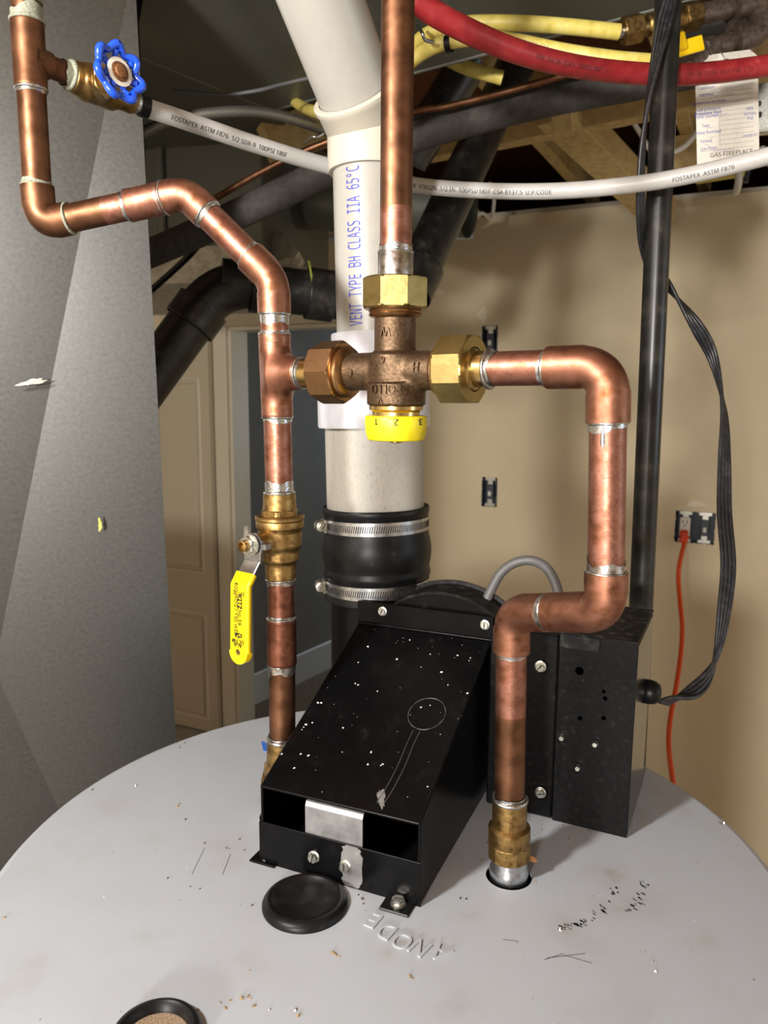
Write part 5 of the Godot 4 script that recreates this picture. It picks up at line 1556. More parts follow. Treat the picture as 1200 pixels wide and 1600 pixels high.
# ---------------------------------------------------------------- cords and the black post
func cords() -> void:
	var g := G.new()
	var pb := Vector3(0.3004, 1.4626, -0.8625)
	g.sweep([Vector3(pb.x + 0.022, 0.0, pb.z), Vector3(pb.x - 0.0135, 2.19, pb.z)], 0.0134, 28)
	whole(g, "black_post", M.abs, "black painted steel pipe standing upright behind the control box", "pipe")
	# flat three-strand power cord, twisting as it falls
	var path := smooth_path([Vector3(0.2894, 2.1243, -0.8307), Vector3(0.2803, 2.0905, -0.8324), Vector3(0.2719, 2.0492, -0.8319), Vector3(0.2655, 2.0024, -0.8346), Vector3(0.2633, 1.9549, -0.8393), Vector3(0.2667, 1.9066, -0.8468), Vector3(0.2804, 1.8694, -0.8713), Vector3(0.3023, 1.8433, -0.8975), Vector3(0.3264, 1.8198, -0.9039), Vector3(0.3509, 1.7829, -0.8930), Vector3(0.3757, 1.7448, -0.8971), Vector3(0.3797, 1.6873, -0.8678), Vector3(0.3720, 1.6325, -0.8388), Vector3(0.3635, 1.5802, -0.8103), Vector3(0.3590, 1.5307, -0.7822), Vector3(0.3465, 1.4901, -0.7555), Vector3(0.3331, 1.4501, -0.7340), Vector3(0.3182, 1.4285, -0.7205), Vector3(0.2980, 1.4174, -0.7086), Vector3(0.2780, 1.4139, -0.7009), Vector3(0.2646, 1.4138, -0.6979)], 10)
	var r := thing("power_cord", "black flat stranded power cord twisting round the black pipe and looping into the control box", "cord", "", Vector3(0.2688, 1.4126, -0.7007))
	for k in 4:
		var pts: Array = []
		var cnt := path.size()
		for q in cnt:
			var t := (path[mini(q + 1, cnt - 1)] - path[maxi(q - 1, 0)]).normalized()
			var a := side_of(t, Vector3(0.0, 0.0, 1.0))
			var b := t.cross(a)
			var tw := q * 0.085 + 0.8 * sin(q * 0.07)
			var o := b * sin(tw) + a * cos(tw)
			pts.append(path[q] + o * (0.0037 * (k - 1.5) * smoothstep(0.0, 14.0, float(cnt - 1 - q))))
		g = G.new()
		g.sweep(pts, 0.0022, 12)
		part(g, "strand", M.black_cord, r)
	# orange extension cord plugged into the wall
	r = thing("extension_cord", "orange extension cord plugged into the double wall outlet and hanging behind the heater", "cord", "", Vector3(0.8642, 0.5665, -2.1482))
	path = smooth_path([Vector3(1.0845, 1.1984, -2.6979), Vector3(1.0739, 1.1709, -2.6953), Vector3(1.0253, 1.1218, -2.6006), Vector3(1.0136, 1.0718, -2.5725), Vector3(1.0053, 0.9959, -2.5199), Vector3(0.9968, 0.9331, -2.4695), Vector3(0.9776, 0.8622, -2.4178), Vector3(0.9407, 0.7810, -2.3442), Vector3(0.9004, 0.7046, -2.2713), Vector3(0.8764, 0.6384, -2.2102), Vector3(0.8720, 0.5476, -2.1452), Vector3(0.8689, 0.4526, -2.0795)], 6)
	g = G.new()
	g.sweep(path, 0.0078, 14)
	part(g, "cable", M.orange_cord, r)
	g = G.new()
	var pc := on_wall(-0.042, 1.205, 0.018)
	g.box(frame(WU, Vector3.UP, pc), Vector3(0.028, 0.026, 0.034), 0.006)
	g.sweep([pc + Vector3(0, -0.006, 0) + WN * 0.012, pc + Vector3(0, -0.03, 0) + WN * 0.018 - WU * 0.008], [0.011, 0.008], 14)
	part(g, "plug", plain(Color8(206, 60, 26), 0.45), r)


# ---------------------------------------------------------------- crumbs of solder and dirt
func crumb(g: G, at: Vector3, up: Vector3, s: float) -> void:
	var x := side_of(up, Vector3(rng.randf() - 0.5, 0.1, rng.randf() - 0.5))
	var y := up.cross(x)
	var ring: Array = []
	var n := 6
	for k in n:
		var a := TAU * k / n
		var q := s * rng.randf_range(0.5, 1.1)
		ring.append(at + x * (cos(a) * q * 1.4) + y * (sin(a) * q))
	var tip := at + up * (s * rng.randf_range(0.5, 1.1)) + x * (s * 0.3 * (rng.randf() - 0.5))
	for k in n:
		var p: Vector3 = ring[k]
		var w: Vector3 = ring[(k + 1) % n]
		var m := (w - p).cross(tip - p).normalized()
		g.flat([p, w, tip], m if m.dot(up) > 0.0 else -m)


func litter() -> void:
	# solder splashes on the tank top
	var g := G.new()
	var up := Vector3.UP
	for p in [Vector3(-0.1468, 1.3340, -0.5865), Vector3(-0.1279, 1.3340, -0.5795), Vector3(-0.1251, 1.3340, -0.5786), Vector3(-0.1192, 1.3340, -0.5923), Vector3(-0.1122, 1.3340, -0.5770), Vector3(-0.1032, 1.3340, -0.5091), Vector3(-0.0943, 1.3340, -0.5092), Vector3(-0.1444, 1.3340, -0.5299), Vector3(-0.1369, 1.3340, -0.5270), Vector3(-0.1718, 1.3340, -0.6218), Vector3(-0.1646, 1.3340, -0.5397), Vector3(-0.2336, 1.3340, -0.6782), Vector3(-0.2720, 1.3340, -0.6706), Vector3(-0.0171, 1.3340, -0.5215), Vector3(-0.0141, 1.3340, -0.5172), Vector3(-0.0244, 1.3340, -0.5237), Vector3(-0.0130, 1.3340, -0.5115), Vector3(0.0591, 1.3340, -0.5187), Vector3(0.0633, 1.3340, -0.5180), Vector3(0.1367, 1.3340, -0.6098), Vector3(0.1576, 1.3340, -0.6169), Vector3(0.1776, 1.3340, -0.6083), Vector3(0.2358, 1.3340, -0.6209), Vector3(0.1800, 1.3340, -0.4557), Vector3(0.1789, 1.3340, -0.4467), Vector3(0.2395, 1.3340, -0.4401), Vector3(0.1249, 1.3340, -0.4858), Vector3(0.1279, 1.3340, -0.4871), Vector3(0.1312, 1.3340, -0.4897), Vector3(0.2964, 1.3340, -0.6227), Vector3(0.2994, 1.3340, -0.6217), Vector3(0.2972, 1.3340, -0.6207), Vector3(-0.2206, 1.3340, -0.7696), Vector3(-0.2149, 1.3340, -0.7637), Vector3(-0.2127, 1.3340, -0.7578), Vector3(-0.2107, 1.3340, -0.7682), Vector3(-0.0828, 1.3340, -0.4230), Vector3(-0.0675, 1.3340, -0.4137), Vector3(-0.0515, 1.3340, -0.4133), Vector3(0.0193, 1.3340, -0.4402), Vector3(-0.2675, 1.3340, -0.4943)]:
		crumb(g, p, up, rng.randf_range(0.0007, 0.0016))
	for k in 60:
		var a := rng.randf() * TAU
		var q := 0.29 * sqrt(rng.randf())
		crumb(g, Vector3(TANK.x + cos(a) * q, TOP, TANK.z + sin(a) * q), up, rng.randf_range(0.0003, 0.0006))
	var o := whole(g, "solder_crumbs", M.solder, "bright crumbs of solder scattered over the grey tank top", "crumbs")
	o.set_meta("kind", "stuff")
	# brown dirt and black flakes
	g = G.new()
	for p in [Vector3(-0.0495, 1.3340, -0.4090), Vector3(-0.0481, 1.3340, -0.4104), Vector3(-0.1267, 1.3340, -0.4166), Vector3(-0.1252, 1.3340, -0.4141), Vector3(-0.0299, 1.3340, -0.4596), Vector3(-0.0277, 1.3340, -0.4584), Vector3(-0.0322, 1.3340, -0.4613), Vector3(0.0186, 1.3340, -0.4413), Vector3(0.0206, 1.3340, -0.4397), Vector3(0.0388, 1.3340, -0.4656), Vector3(-0.0822, 1.3340, -0.4240), Vector3(-0.0802, 1.3340, -0.4220), Vector3(-0.0859, 1.3340, -0.4225), Vector3(-0.0926, 1.3340, -0.4204), Vector3(-0.0982, 1.3340, -0.4188), Vector3(-0.1105, 1.3340, -0.4128), Vector3(-0.0945, 1.3340, -0.4144), Vector3(-0.0777, 1.3340, -0.4165), Vector3(-0.1846, 1.3340, -0.6426), Vector3(-0.1841, 1.3340, -0.6469), Vector3(0.1296, 1.3340, -0.6010), Vector3(0.1579, 1.3340, -0.5948), Vector3(-0.0630, 1.3340, -0.5480), Vector3(-0.0617, 1.3340, -0.5456), Vector3(0.1180, 1.3340, -0.5382), Vector3(-0.2681, 1.3340, -0.4936), Vector3(-0.0851, 1.3340, -0.4453), Vector3(0.0976, 1.3340, -0.6054), Vector3(0.0869, 1.3340, -0.5866), Vector3(0.0789, 1.3340, -0.5645), Vector3(0.0904, 1.3340, -0.5732)]:
		crumb(g, p, up, rng.randf_range(0.0008, 0.0018))
	for k in 90:
		var a := rng.randf() * TAU
		var q := 0.29 * sqrt(rng.randf())
		crumb(g, Vector3(TANK.x + cos(a) * q, TOP, TANK.z + sin(a) * q), up, rng.randf_range(0.0002, 0.0006))
	o = whole(g, "dirt_specks", M.dirt, "brown specks and grit lying on the grey tank top", "dirt")
	o.set_meta("kind", "stuff")
	# rubbed black scuffs right of the hot outlet
	g = G.new()
	for k in 64:
		var f := rng.randf()
		var c: Vector3 = Vector3(0.1256, 1.3340, -0.4871).lerp(Vector3(0.1775, 1.3340, -0.5334), f) if k < 40 else Vector3(0.1805, 1.3340, -0.5044).lerp(Vector3(0.2008, 1.3340, -0.5375), f)
		c += Vector3(rng.randf_range(-0.004, 0.004), 0.0001, 0.012 * sin(f * PI) * (1.0 if k < 40 else 0.3) + rng.randf_range(-0.002, 0.002))
		g.box(Transform3D(Basis(up, -0.5 - f * 0.9), c), Vector3(rng.randf_range(0.001, 0.004), 0.0001, rng.randf_range(0.0004, 0.0012)), 0.00002)
	for q in [[Vector3(0.1106, 1.3340, -0.4580), Vector3(0.1372, 1.3340, -0.4624)], [Vector3(0.1219, 1.3340, -0.4610), Vector3(0.1392, 1.3340, -0.4536)], [Vector3(0.1222, 1.3340, -0.4622), Vector3(0.1081, 1.3340, -0.4562)], [Vector3(0.0834, 1.3340, -0.4752), Vector3(0.0941, 1.3340, -0.4734)], [Vector3(-0.1471, 1.3340, -0.5447), Vector3(-0.1452, 1.3340, -0.5793)], [Vector3(-0.1233, 1.3340, -0.5449), Vector3(-0.1224, 1.3340, -0.5708)]]:
		g.sweep([q[0], q[1]], 0.00022, 4)
	o = whole(g, "scuff_marks", M.ink_and_hole_black, "black rubber scuffs on the tank top, right of the hot outlet", "marks")
	o.set_meta("kind", "stuff")
	# white chips on the hood
	g = G.new()
	var hup := (Vector3.UP * 0.183 - HV * 0.082).normalized()
	for p in [Vector3(-0.0011, 1.4160, -0.5628), Vector3(0.0004, 1.4166, -0.5637), Vector3(-0.0677, 1.4235, -0.6097), Vector3(-0.0663, 1.4247, -0.6121), Vector3(-0.0649, 1.4260, -0.6144), Vector3(-0.0595, 1.4273, -0.6154), Vector3(-0.0597, 1.4139, -0.5830), Vector3(-0.0662, 1.4138, -0.5855), Vector3(-0.0700, 1.4080, -0.5730), Vector3(-0.0822, 1.4122, -0.5884), Vector3(-0.0564, 1.4363, -0.6360), Vector3(-0.0535, 1.4366, -0.6354), Vector3(-0.0322, 1.4180, -0.5809), Vector3(-0.0246, 1.4482, -0.6511), Vector3(-0.0216, 1.4478, -0.6490), Vector3(-0.0045, 1.4464, -0.6382), Vector3(0.0783, 1.4697, -0.6593), Vector3(0.0769, 1.4683, -0.6565), Vector3(0.0674, 1.4701, -0.6649), Vector3(0.0429, 1.4686, -0.6718), Vector3(0.0324, 1.4426, -0.6132), Vector3(0.0400, 1.4442, -0.6137), Vector3(0.0564, 1.4549, -0.6327), Vector3(0.0717, 1.4525, -0.6203), Vector3(0.0342, 1.4120, -0.5381), Vector3(-0.0089, 1.4203, -0.5766), Vector3(-0.0112, 1.4154, -0.5658), Vector3(-0.0329, 1.4277, -0.6049), Vector3(0.0126, 1.4634, -0.6722), Vector3(0.0249, 1.4745, -0.6939), Vector3(-0.0142, 1.4678, -0.6943), Vector3(-0.0226, 1.4588, -0.6759), Vector3(0.0519, 1.4605, -0.6483)]:
		crumb(g, p, hup, rng.randf_range(0.0005, 0.0012))
	for k in 40:
		crumb(g, hp(rng.randf() * 0.13 + 0.002, 0.0, 0.0) + (hp(0, 0.183, 0.147) - hp(0, 0, 0.065)) * rng.randf_range(0.03, 0.98) + Vector3.UP * 0.0652, hup, rng.randf_range(0.00015, 0.0004))
	o = whole(g, "hood_chips", M.chip, "white chips and specks lying on the sloping black intake hood", "chips")
	o.set_meta("kind", "stuff")


# ---------------------------------------------------------------- shapes
func smooth_path(pts: Array, steps := 8) -> PackedVector3Array:
	var out := PackedVector3Array()
	var n := pts.size()
	for k in n - 1:
		var a: Vector3 = pts[maxi(k - 1, 0)]
		var b: Vector3 = pts[k]
		var c: Vector3 = pts[k + 1]
		var d: Vector3 = pts[mini(k + 2, n - 1)]
		for s in steps:
			var t := float(s) / steps
			out.append(b.cubic_interpolate(c, a, d, t))
	out.append(pts[n - 1])
	return out


func path_at(path: PackedVector3Array, s: float) -> Array:
	# [point, direction] at arc length s
	var left := s
	for k in path.size() - 1:
		var l := path[k].distance_to(path[k + 1])
		if left <= l or k == path.size() - 2:
			var d := (path[k + 1] - path[k]).normalized()
			return [path[k] + d * left, d]
		left -= l
	return [path[0], Vector3.RIGHT]


func arc_corner(a: Vector3, corner: Vector3, b: Vector3, r: float, n := 10) -> Array:
	# the rounded path from a over corner to b
	var da := (a - corner).normalized()
	var db := (b - corner).normalized()
	var half := da.angle_to(db) * 0.5
	var cut := r / tan(half)
	var mid := (da + db).normalized()
	var centre := corner + mid * (r / sin(half))
	var p0 := corner + da * cut - centre
	var axis := p0.cross(corner + db * cut - centre).normalized()
	var sweep := p0.angle_to(corner + db * cut - centre)
	var out: Array = [a]
	for k in n + 1:
		out.append(centre + p0.rotated(axis, sweep * k / n))
	out.append(b)
	return out


func side_of(axis: Vector3, hint: Vector3) -> Vector3:
	return (hint - axis * hint.dot(axis)).normalized()


# text laid along a straight round bar: x runs along the axis, letters face «out»
func on_bar(c: Vector3, axis: Vector3, out: Vector3, r: float) -> Callable:
	var side := out.cross(axis)
	return func(p: Vector3) -> Vector3:
		var a := p.y / r
		return c + axis * p.x + (out * cos(a) + side * sin(a)) * (r + p.z)


# text laid round a bar: letters stand up along «up», the middle faces «out»
func round_bar(c: Vector3, up: Vector3, out: Vector3, r: float) -> Callable:
	var side := up.cross(out)
	return func(p: Vector3) -> Vector3:
		var a := p.x / r
		return c + up * p.y + (out * cos(a) + side * sin(a)) * (r + p.z)


func on_path(path: PackedVector3Array, s0: float, hint: Vector3, r: float) -> Callable:
	return func(p: Vector3) -> Vector3:
		var q := path_at(path, s0 + p.x)
		var d: Vector3 = q[1]
		var out := side_of(d, hint)
		var side := out.cross(d)
		var a := p.y / r
		return q[0] + (out * cos(a) + side * sin(a)) * (r + p.z)


func on_flat(c: Vector3, x: Vector3, y: Vector3) -> Callable:
	var z := x.cross(y)
	return func(p: Vector3) -> Vector3: return c + x * p.x + y * p.y + z * p.z


# a solder fillet where a pipe of radius r leaves a socket at «at»; «dir» points along the bare pipe
func joint(root: Node3D, at: Vector3, dir: Vector3, r: float, band: float, mat: Material = null, fat := 0.0012) -> void:
	var g := G.new()
	var x := side_of(dir, Vector3(0.3, 0.8, 0.5))
	var y := dir.cross(x)
	var seed_ := rng.randf() * 100.0
	var ring: Array = []
	var rad: Array = []
	for k in 33:
		var a := TAU * k / 32.0
		var w := sin(a * 2.0 + seed_) * 0.5 + sin(a * 5.0 + seed_ * 2.0) * 0.35
		ring.append(at + (x * cos(a) + y * sin(a)) * (r + 0.0004) + dir * (0.0004 * w))
		rad.append(fat * (1.0 + 0.3 * w))
	g.sweep(ring, rad, 8, false)
	if band > 0.0:
		var rows: Array = []
		var nrm: Array = []
		for j in 2:
			var pr := PackedVector3Array()
			var nr := PackedVector3Array()
			for k in 49:
				var a := TAU * (k % 48) / 48.0
				var o := x * cos(a) + y * sin(a)
				var far := band * (0.75 + 0.22 * sin(a + seed_) + 0.16 * sin(a * 3.0 + seed_ * 3.0) + 0.05 * sin(a * 9.0))
				pr.append(at + o * (r + 0.00025) + dir * (far if j else 0.0))
				nr.append(o)
			rows.append(pr)
			nrm.append(nr)
		g.grid(rows, nrm)
	part(g, "solder_joint", mat if mat else M.solder, root)


func pipe(root: Node3D, a: Vector3, b: Vector3, r: float, mat: Material, called := "pipe") -> void:
	var g := G.new()
	g.sweep([a, b], r, 40)
	part(g, called, mat, root)


func coupling(root: Node3D, a: Vector3, b: Vector3, r: float, mat: Material, called := "coupling") -> void:
	var g := G.new()
	var l := a.distance_to(b)
	g.lathe(a, (b - a) / l, [Vector2(r - 0.0016, 0), Vector2(r - 0.0002, 0), Vector2(r + 0.0002, 0.0006), Vector2(r, 0.003), Vector2(r, l - 0.003), Vector2(r + 0.0002, l - 0.0006), Vector2(r - 0.0002, l), Vector2(r - 0.0016, l)], 40, 50.0)
	part(g, called, mat, root)


func elbow(root: Node3D, a: Vector3, corner: Vector3, b: Vector3, bend: float, r: float, mat: Material) -> void:
	var g := G.new()
	var p := arc_corner(a, corner, b, bend, 12)
	var rad: Array = []
	for k in p.size():
		rad.append(r if k > 1 and k < p.size() - 2 else r + 0.0006)
	g.sweep(p, rad, 40)
	part(g, "elbow", mat, root)


func screw(root: Node3D, at: Vector3, out: Vector3, r: float, called := "screw", hex := true, turn := 0.6) -> void:
	var g := G.new()
	g.lathe(at, out, [Vector2(r * 1.35, 0), Vector2(r * 1.35, r * 0.22), Vector2(r * 1.1, r * 0.35), Vector2(r * 0.5, r * 0.35)], 20)
	var x := side_of(out, Vector3(cos(turn), sin(turn), 0.2))
	var y := out.cross(x)
	# two half heads with a slot between them
	for s in [-1.0, 1.0]:
		var poly := PackedVector2Array()
		var n := 10
		for k in n + 1:
			var a := PI * k / n
			var q := Vector2(cos(a) * r, sin(a) * r * s)
			if hex:
				q *= 1.0 / maxf(0.01, cos(fposmod(a, PI / 3.0) - PI / 6.0)) * 0.92
			q.y = q.y + 0.0 if absf(q.y) > r * 0.14 else r * 0.14 * s
			poly.append(q)
		g.prism(poly, Transform3D(Basis(x, y, out), at + out * r * 0.3), r * 0.75)
	part(g, called, M.zinc, root)


func box(root: Node3D, called: String, tf: Transform3D, size: Vector3, mat: Material, bevel := 0.001) -> MeshInstance3D:
	var g := G.new()
	g.box(tf, size, bevel)
	return part(g, called, mat, root)


func frame(x: Vector3, y: Vector3, at: Vector3) -> Transform3D:
	return Transform3D(Basis(x, y, x.cross(y)), at)


static func cyl(p: Vector3, a: Vector3, b: Vector3, r: float, e := 0.001) -> float:
	var ba := b - a
	var l := ba.length()
	var d := ba / l
	var h := (p - a).dot(d)
	var q := Vector2((p - a - d * h).length() - r + e, absf(h - l * 0.5) - l * 0.5 + e)
	return minf(maxf(q.x, q.y), 0.0) + Vector2(maxf(q.x, 0.0), maxf(q.y, 0.0)).length() - e


static func smin(a: float, b: float, k: float) -> float:
	var h := maxf(k - absf(a - b), 0.0) / k
	return minf(a, b) - h * h * k * 0.25


# one closed skin round a distance field (surface nets)
func skin(f: Callable, lo: Vector3, hi: Vector3, cell: float) -> G:
	var nx := int(ceil((hi.x - lo.x) / cell)) + 1
	var ny := int(ceil((hi.y - lo.y) / cell)) + 1
	var nz := int(ceil((hi.z - lo.z) / cell)) + 1
	var val := PackedFloat32Array()
	val.resize(nx * ny * nz)
	for k in nz:
		for j in ny:
			var i := 0
			while i < nx:
				var d: float = f.call(lo + Vector3(i, j, k) * cell)
				var at := (k * ny + j) * nx + i
				val[at] = d
				# far from the surface: skip along the row
				var skip := int(floor((absf(d) - cell * 3.0) / cell))
				i += 1
				while skip > 0 and i < nx:
					at += 1
					val[at] = d
					i += 1
					skip -= 1
	var g := G.new()
	var id := PackedInt32Array()
	id.resize(nx * ny * nz)
	id.fill(-1)
	var off := [0, 1, nx, nx + 1, nx * ny, nx * ny + 1, nx * ny + nx, nx * ny + nx + 1]
	var e := cell * 0.5
	for k in nz - 1:
		for j in ny - 1:
			for i in nx - 1:
				var at := (k * ny + j) * nx + i
				var inside := 0
				for o in 8:
					if val[at + off[o]] < 0.0:
						inside += 1
				if inside == 0 or inside == 8:
					continue
				var sum := Vector3.ZERO
				var cnt := 0
				for o in 8:
					for b in 3:
						if o & (1 << b):
							continue
						var v0 := val[at + off[o]]
						var v1 := val[at + off[o | (1 << b)]]
						if (v0 < 0.0) == (v1 < 0.0):
							continue
						var t := v0 / (v0 - v1)
						var q := Vector3(o & 1, (o >> 1) & 1, (o >> 2) & 1)
						q[b] = t
						sum += q
						cnt += 1
				var p := lo + (Vector3(i, j, k) + sum / cnt) * cell
				var nrm := Vector3(f.call(p + Vector3(e, 0, 0)) - f.call(p - Vector3(e, 0, 0)), f.call(p + Vector3(0, e, 0)) - f.call(p - Vector3(0, e, 0)), f.call(p + Vector3(0, 0, e)) - f.call(p - Vector3(0, 0, e))).normalized()
				id[at] = g.vert(p, nrm, Vector2(p.x, p.y))
	for k in range(1, nz - 1):
		for j in range(1, ny - 1):
			for i in range(1, nx - 1):
				var at := (k * ny + j) * nx + i
				var steps := [1, nx, nx * ny]
				for b in 3:
					var to: int = at + steps[b]
					if (val[at] < 0.0) == (val[to] < 0.0):
						continue
					var u: int = steps[(b + 1) % 3]
					var w: int = steps[(b + 2) % 3]
					var q := [id[at], id[at - u], id[at - u - w], id[at - w]]
					if q.min() >= 0:
						g.tri(q[0], q[1], q[2])
						g.tri(q[0], q[2], q[3])
	return g


class G:
	var v := PackedVector3Array()
	var n := PackedVector3Array()
	var t := PackedVector2Array()
	var i := PackedInt32Array()

	func vert(p: Vector3, nrm: Vector3, uv := Vector2.ZERO) -> int:
		v.append(p)
		n.append(nrm)
		t.append(uv)
		return v.size() - 1

	func tri(a: int, b: int, c: int) -> void:
		# Godot's front faces run clockwise
		if (v[b] - v[a]).cross(v[c] - v[a]).dot(n[a] + n[b] + n[c]) > 0.0:
			i.append_array(PackedInt32Array([a, c, b]))
		else:
			i.append_array(PackedInt32Array([a, b, c]))

	func centre() -> Vector3:
		if v.is_empty():
			return Vector3.ZERO
		var lo := v[0]
		var hi := v[0]
		for p in v:
			lo = lo.min(p)
			hi = hi.max(p)
		return Vector3((lo.x + hi.x) * 0.5, lo.y, (lo.z + hi.z) * 0.5)

	func mesh(c: Vector3) -> ArrayMesh:
		var a := []
		a.resize(Mesh.ARRAY_MAX)
		var moved := PackedVector3Array()
		moved.resize(v.size())
		for k in v.size():
			moved[k] = v[k] - c
		a[Mesh.ARRAY_VERTEX] = moved
		a[Mesh.ARRAY_NORMAL] = n
		a[Mesh.ARRAY_TEX_UV] = t
		a[Mesh.ARRAY_TEX_UV2] = t
		a[Mesh.ARRAY_INDEX] = i
		var m := ArrayMesh.new()
		m.add_surface_from_arrays(Mesh.PRIMITIVE_TRIANGLES, a)
		return m

	func grid(rows: Array, nrm: Array, uvs: Array = []) -> void:
		var first := v.size()
		var w: int = rows[0].size()
		for r in rows.size():
			for k in w:
				vert(rows[r][k], nrm[r][k], uvs[r][k] if uvs else Vector2(float(k) / w, float(r) / rows.size()))
		for r in rows.size() - 1:
			for k in w - 1:
				var a := first + r * w + k
				tri(a, a + 1, a + w + 1)
				tri(a, a + w + 1, a + w)

	func flat(pts: Array, nrm: Vector3) -> void:
		var first := v.size()
		for p in pts:
			vert(p, nrm, Vector2(p.x + p.z, p.y))
		for k in range(1, pts.size() - 1):
			tri(first, first + k, first + k + 1)

	func lathe(at: Vector3, axis: Vector3, prof: Array, seg := 32, crease := 35.0) -> void:
		var hint := Vector3.UP if absf(axis.y) < 0.9 else Vector3.BACK
		var x := (hint - axis * hint.dot(axis)).normalized()
		var y := axis.cross(x)
		var sn: Array = []
		for k in prof.size() - 1:
			var d: Vector2 = prof[k + 1] - prof[k]
			sn.append(Vector2(d.y, -d.x).normalized())
		var lim := cos(deg_to_rad(crease))
		var s := 0.0
		for k in prof.size() - 1:
			var n0: Vector2 = sn[k]
			var n1: Vector2 = sn[k]
			if k > 0 and sn[k].dot(sn[k - 1]) > lim:
				n0 = (sn[k] + sn[k - 1]).normalized()
			if k < sn.size() - 1 and sn[k].dot(sn[k + 1]) > lim:
				n1 = (sn[k] + sn[k + 1]).normalized()
			var rows: Array = [PackedVector3Array(), PackedVector3Array()]
			var nr: Array = [PackedVector3Array(), PackedVector3Array()]
			var uv: Array = [PackedVector2Array(), PackedVector2Array()]
			var l: float = prof[k].distance_to(prof[k + 1])
			for q in seg + 1:
				var a := TAU * (q % seg) / seg
				var o := x * cos(a) + y * sin(a)
				for e in 2:
					var p: Vector2 = prof[k + e]
					var m: Vector2 = n1 if e else n0
					rows[e].append(at + o * p.x + axis * p.y)
					nr[e].append(o * m.x + axis * m.y)
					uv[e].append(Vector2(float(q) / seg, s + l * e))
			grid(rows, nr, uv)
			s += l

	func sweep(path: Array, rad: Variant, seg := 24, caps := true) -> void:
		var cnt := path.size()
		var rows: Array = []
		var nr: Array = []
		var uv: Array = []
		var d: Vector3 = (path[1] - path[0]).normalized()
		var x := (Vector3(0.31, 0.87, 0.38) - d * d.dot(Vector3(0.31, 0.87, 0.38))).normalized()
		var s := 0.0
		for k in cnt:
			var nd: Vector3
			if k == 0:
				nd = (path[1] - path[0]).normalized()
			elif k == cnt - 1:
				nd = (path[k] - path[k - 1]).normalized()
			else:
				nd = ((path[k] - path[k - 1]).normalized() + (path[k + 1] - path[k]).normalized()).normalized()
			if k > 0:
				s += path[k].distance_to(path[k - 1])
				var ax := d.cross(nd)
				if ax.length() > 1e-6:
					x = x.rotated(ax.normalized(), d.angle_to(nd))
				x = (x - nd * nd.dot(x)).normalized()
			d = nd
			var y := d.cross(x)
			var r: float = rad[k] if rad is Array else rad
			var p := PackedVector3Array()
			var m := PackedVector3Array()
			var u := PackedVector2Array()
			for q in seg + 1:
				var a := TAU * (q % seg) / seg
				var o := x * cos(a) + y * sin(a)
				p.append(path[k] + o * r)
				m.append(o)
				u.append(Vector2(float(q) / seg, s))
			rows.append(p)
			nr.append(m)
			uv.append(u)
		grid(rows, nr, uv)
		if caps:
			flat(Array(rows[0]), (path[0] - path[1]).normalized())
			flat(Array(rows[cnt - 1]), (path[cnt - 1] - path[cnt - 2]).normalized())

	func box(tf: Transform3D, size: Vector3, b := 0.001) -> void:
		var h := size * 0.5
		b = minf(b, minf(h.x, minf(h.y, h.z)) * 0.8)
		var corner := func(s: Vector3, axis: int) -> Vector3:
			var p := Vector3(s.x * (h.x - b), s.y * (h.y - b), s.z * (h.z - b))
			p[axis] = s[axis] * h[axis]
			return tf * p
		for ax in 3:
			var a1 := (ax + 1) % 3
			var a2 := (ax + 2) % 3
			for s0 in [-1.0, 1.0]:
				var pts: Array = []
				for q in [[-1.0, -1.0], [1.0, -1.0], [1.0, 1.0], [-1.0, 1.0]]:
					var s := Vector3.ZERO
					s[ax] = s0
					s[a1] = q[0]
					s[a2] = q[1]
					pts.append(corner.call(s, ax))
				var nn := Vector3.ZERO
				nn[ax] = s0
				flat(pts, (tf.basis * nn).normalized())
				for s1 in [-1.0, 1.0]:
					var e := Vector3.ZERO
					e[ax] = s0
					e[a1] = s1
					var f := e
					e[a2] = -1.0
					f[a2] = 1.0
					var m := Vector3.ZERO
					m[ax] = s0
					m[a1] = s1
					flat([corner.call(e, ax), corner.call(f, ax), corner.call(f, a1), corner.call(e, a1)], (tf.basis * m).normalized())
		for sx in [-1.0, 1.0]:
			for sy in [-1.0, 1.0]:
				for sz in [-1.0, 1.0]:
					var s := Vector3(sx, sy, sz)
					flat([corner.call(s, 0), corner.call(s, 1), corner.call(s, 2)], (tf.basis * s).normalized())

	func prism(poly: PackedVector2Array, tf: Transform3D, depth: float) -> void:
		var idx := Geometry2D.triangulate_polygon(poly)
		var z := tf.basis.z.normalized()
		for e in 2:
			var first := v.size()
			for p in poly:
				vert(tf * Vector3(p.x, p.y, depth * e), z if e else -z, p)
			for k in range(0, idx.size(), 3):
				tri(first + idx[k], first + idx[k + 1], first + idx[k + 2])
		var area := 0.0
		for k in poly.size():
			area += poly[k].cross(poly[(k + 1) % poly.size()])
		for k in poly.size():
			var a := poly[k]
			var b := poly[(k + 1) % poly.size()]
			var o := (b - a).orthogonal().normalized() * (-1.0 if area > 0.0 else 1.0)
			o = Vector2((b - a).y, -(b - a).x).normalized() * (1.0 if area > 0.0 else -1.0)
			flat([tf * Vector3(a.x, a.y, 0), tf * Vector3(b.x, b.y, 0), tf * Vector3(b.x, b.y, depth), tf * Vector3(a.x, a.y, depth)], (tf.basis * Vector3(o.x, o.y, 0)).normalized())

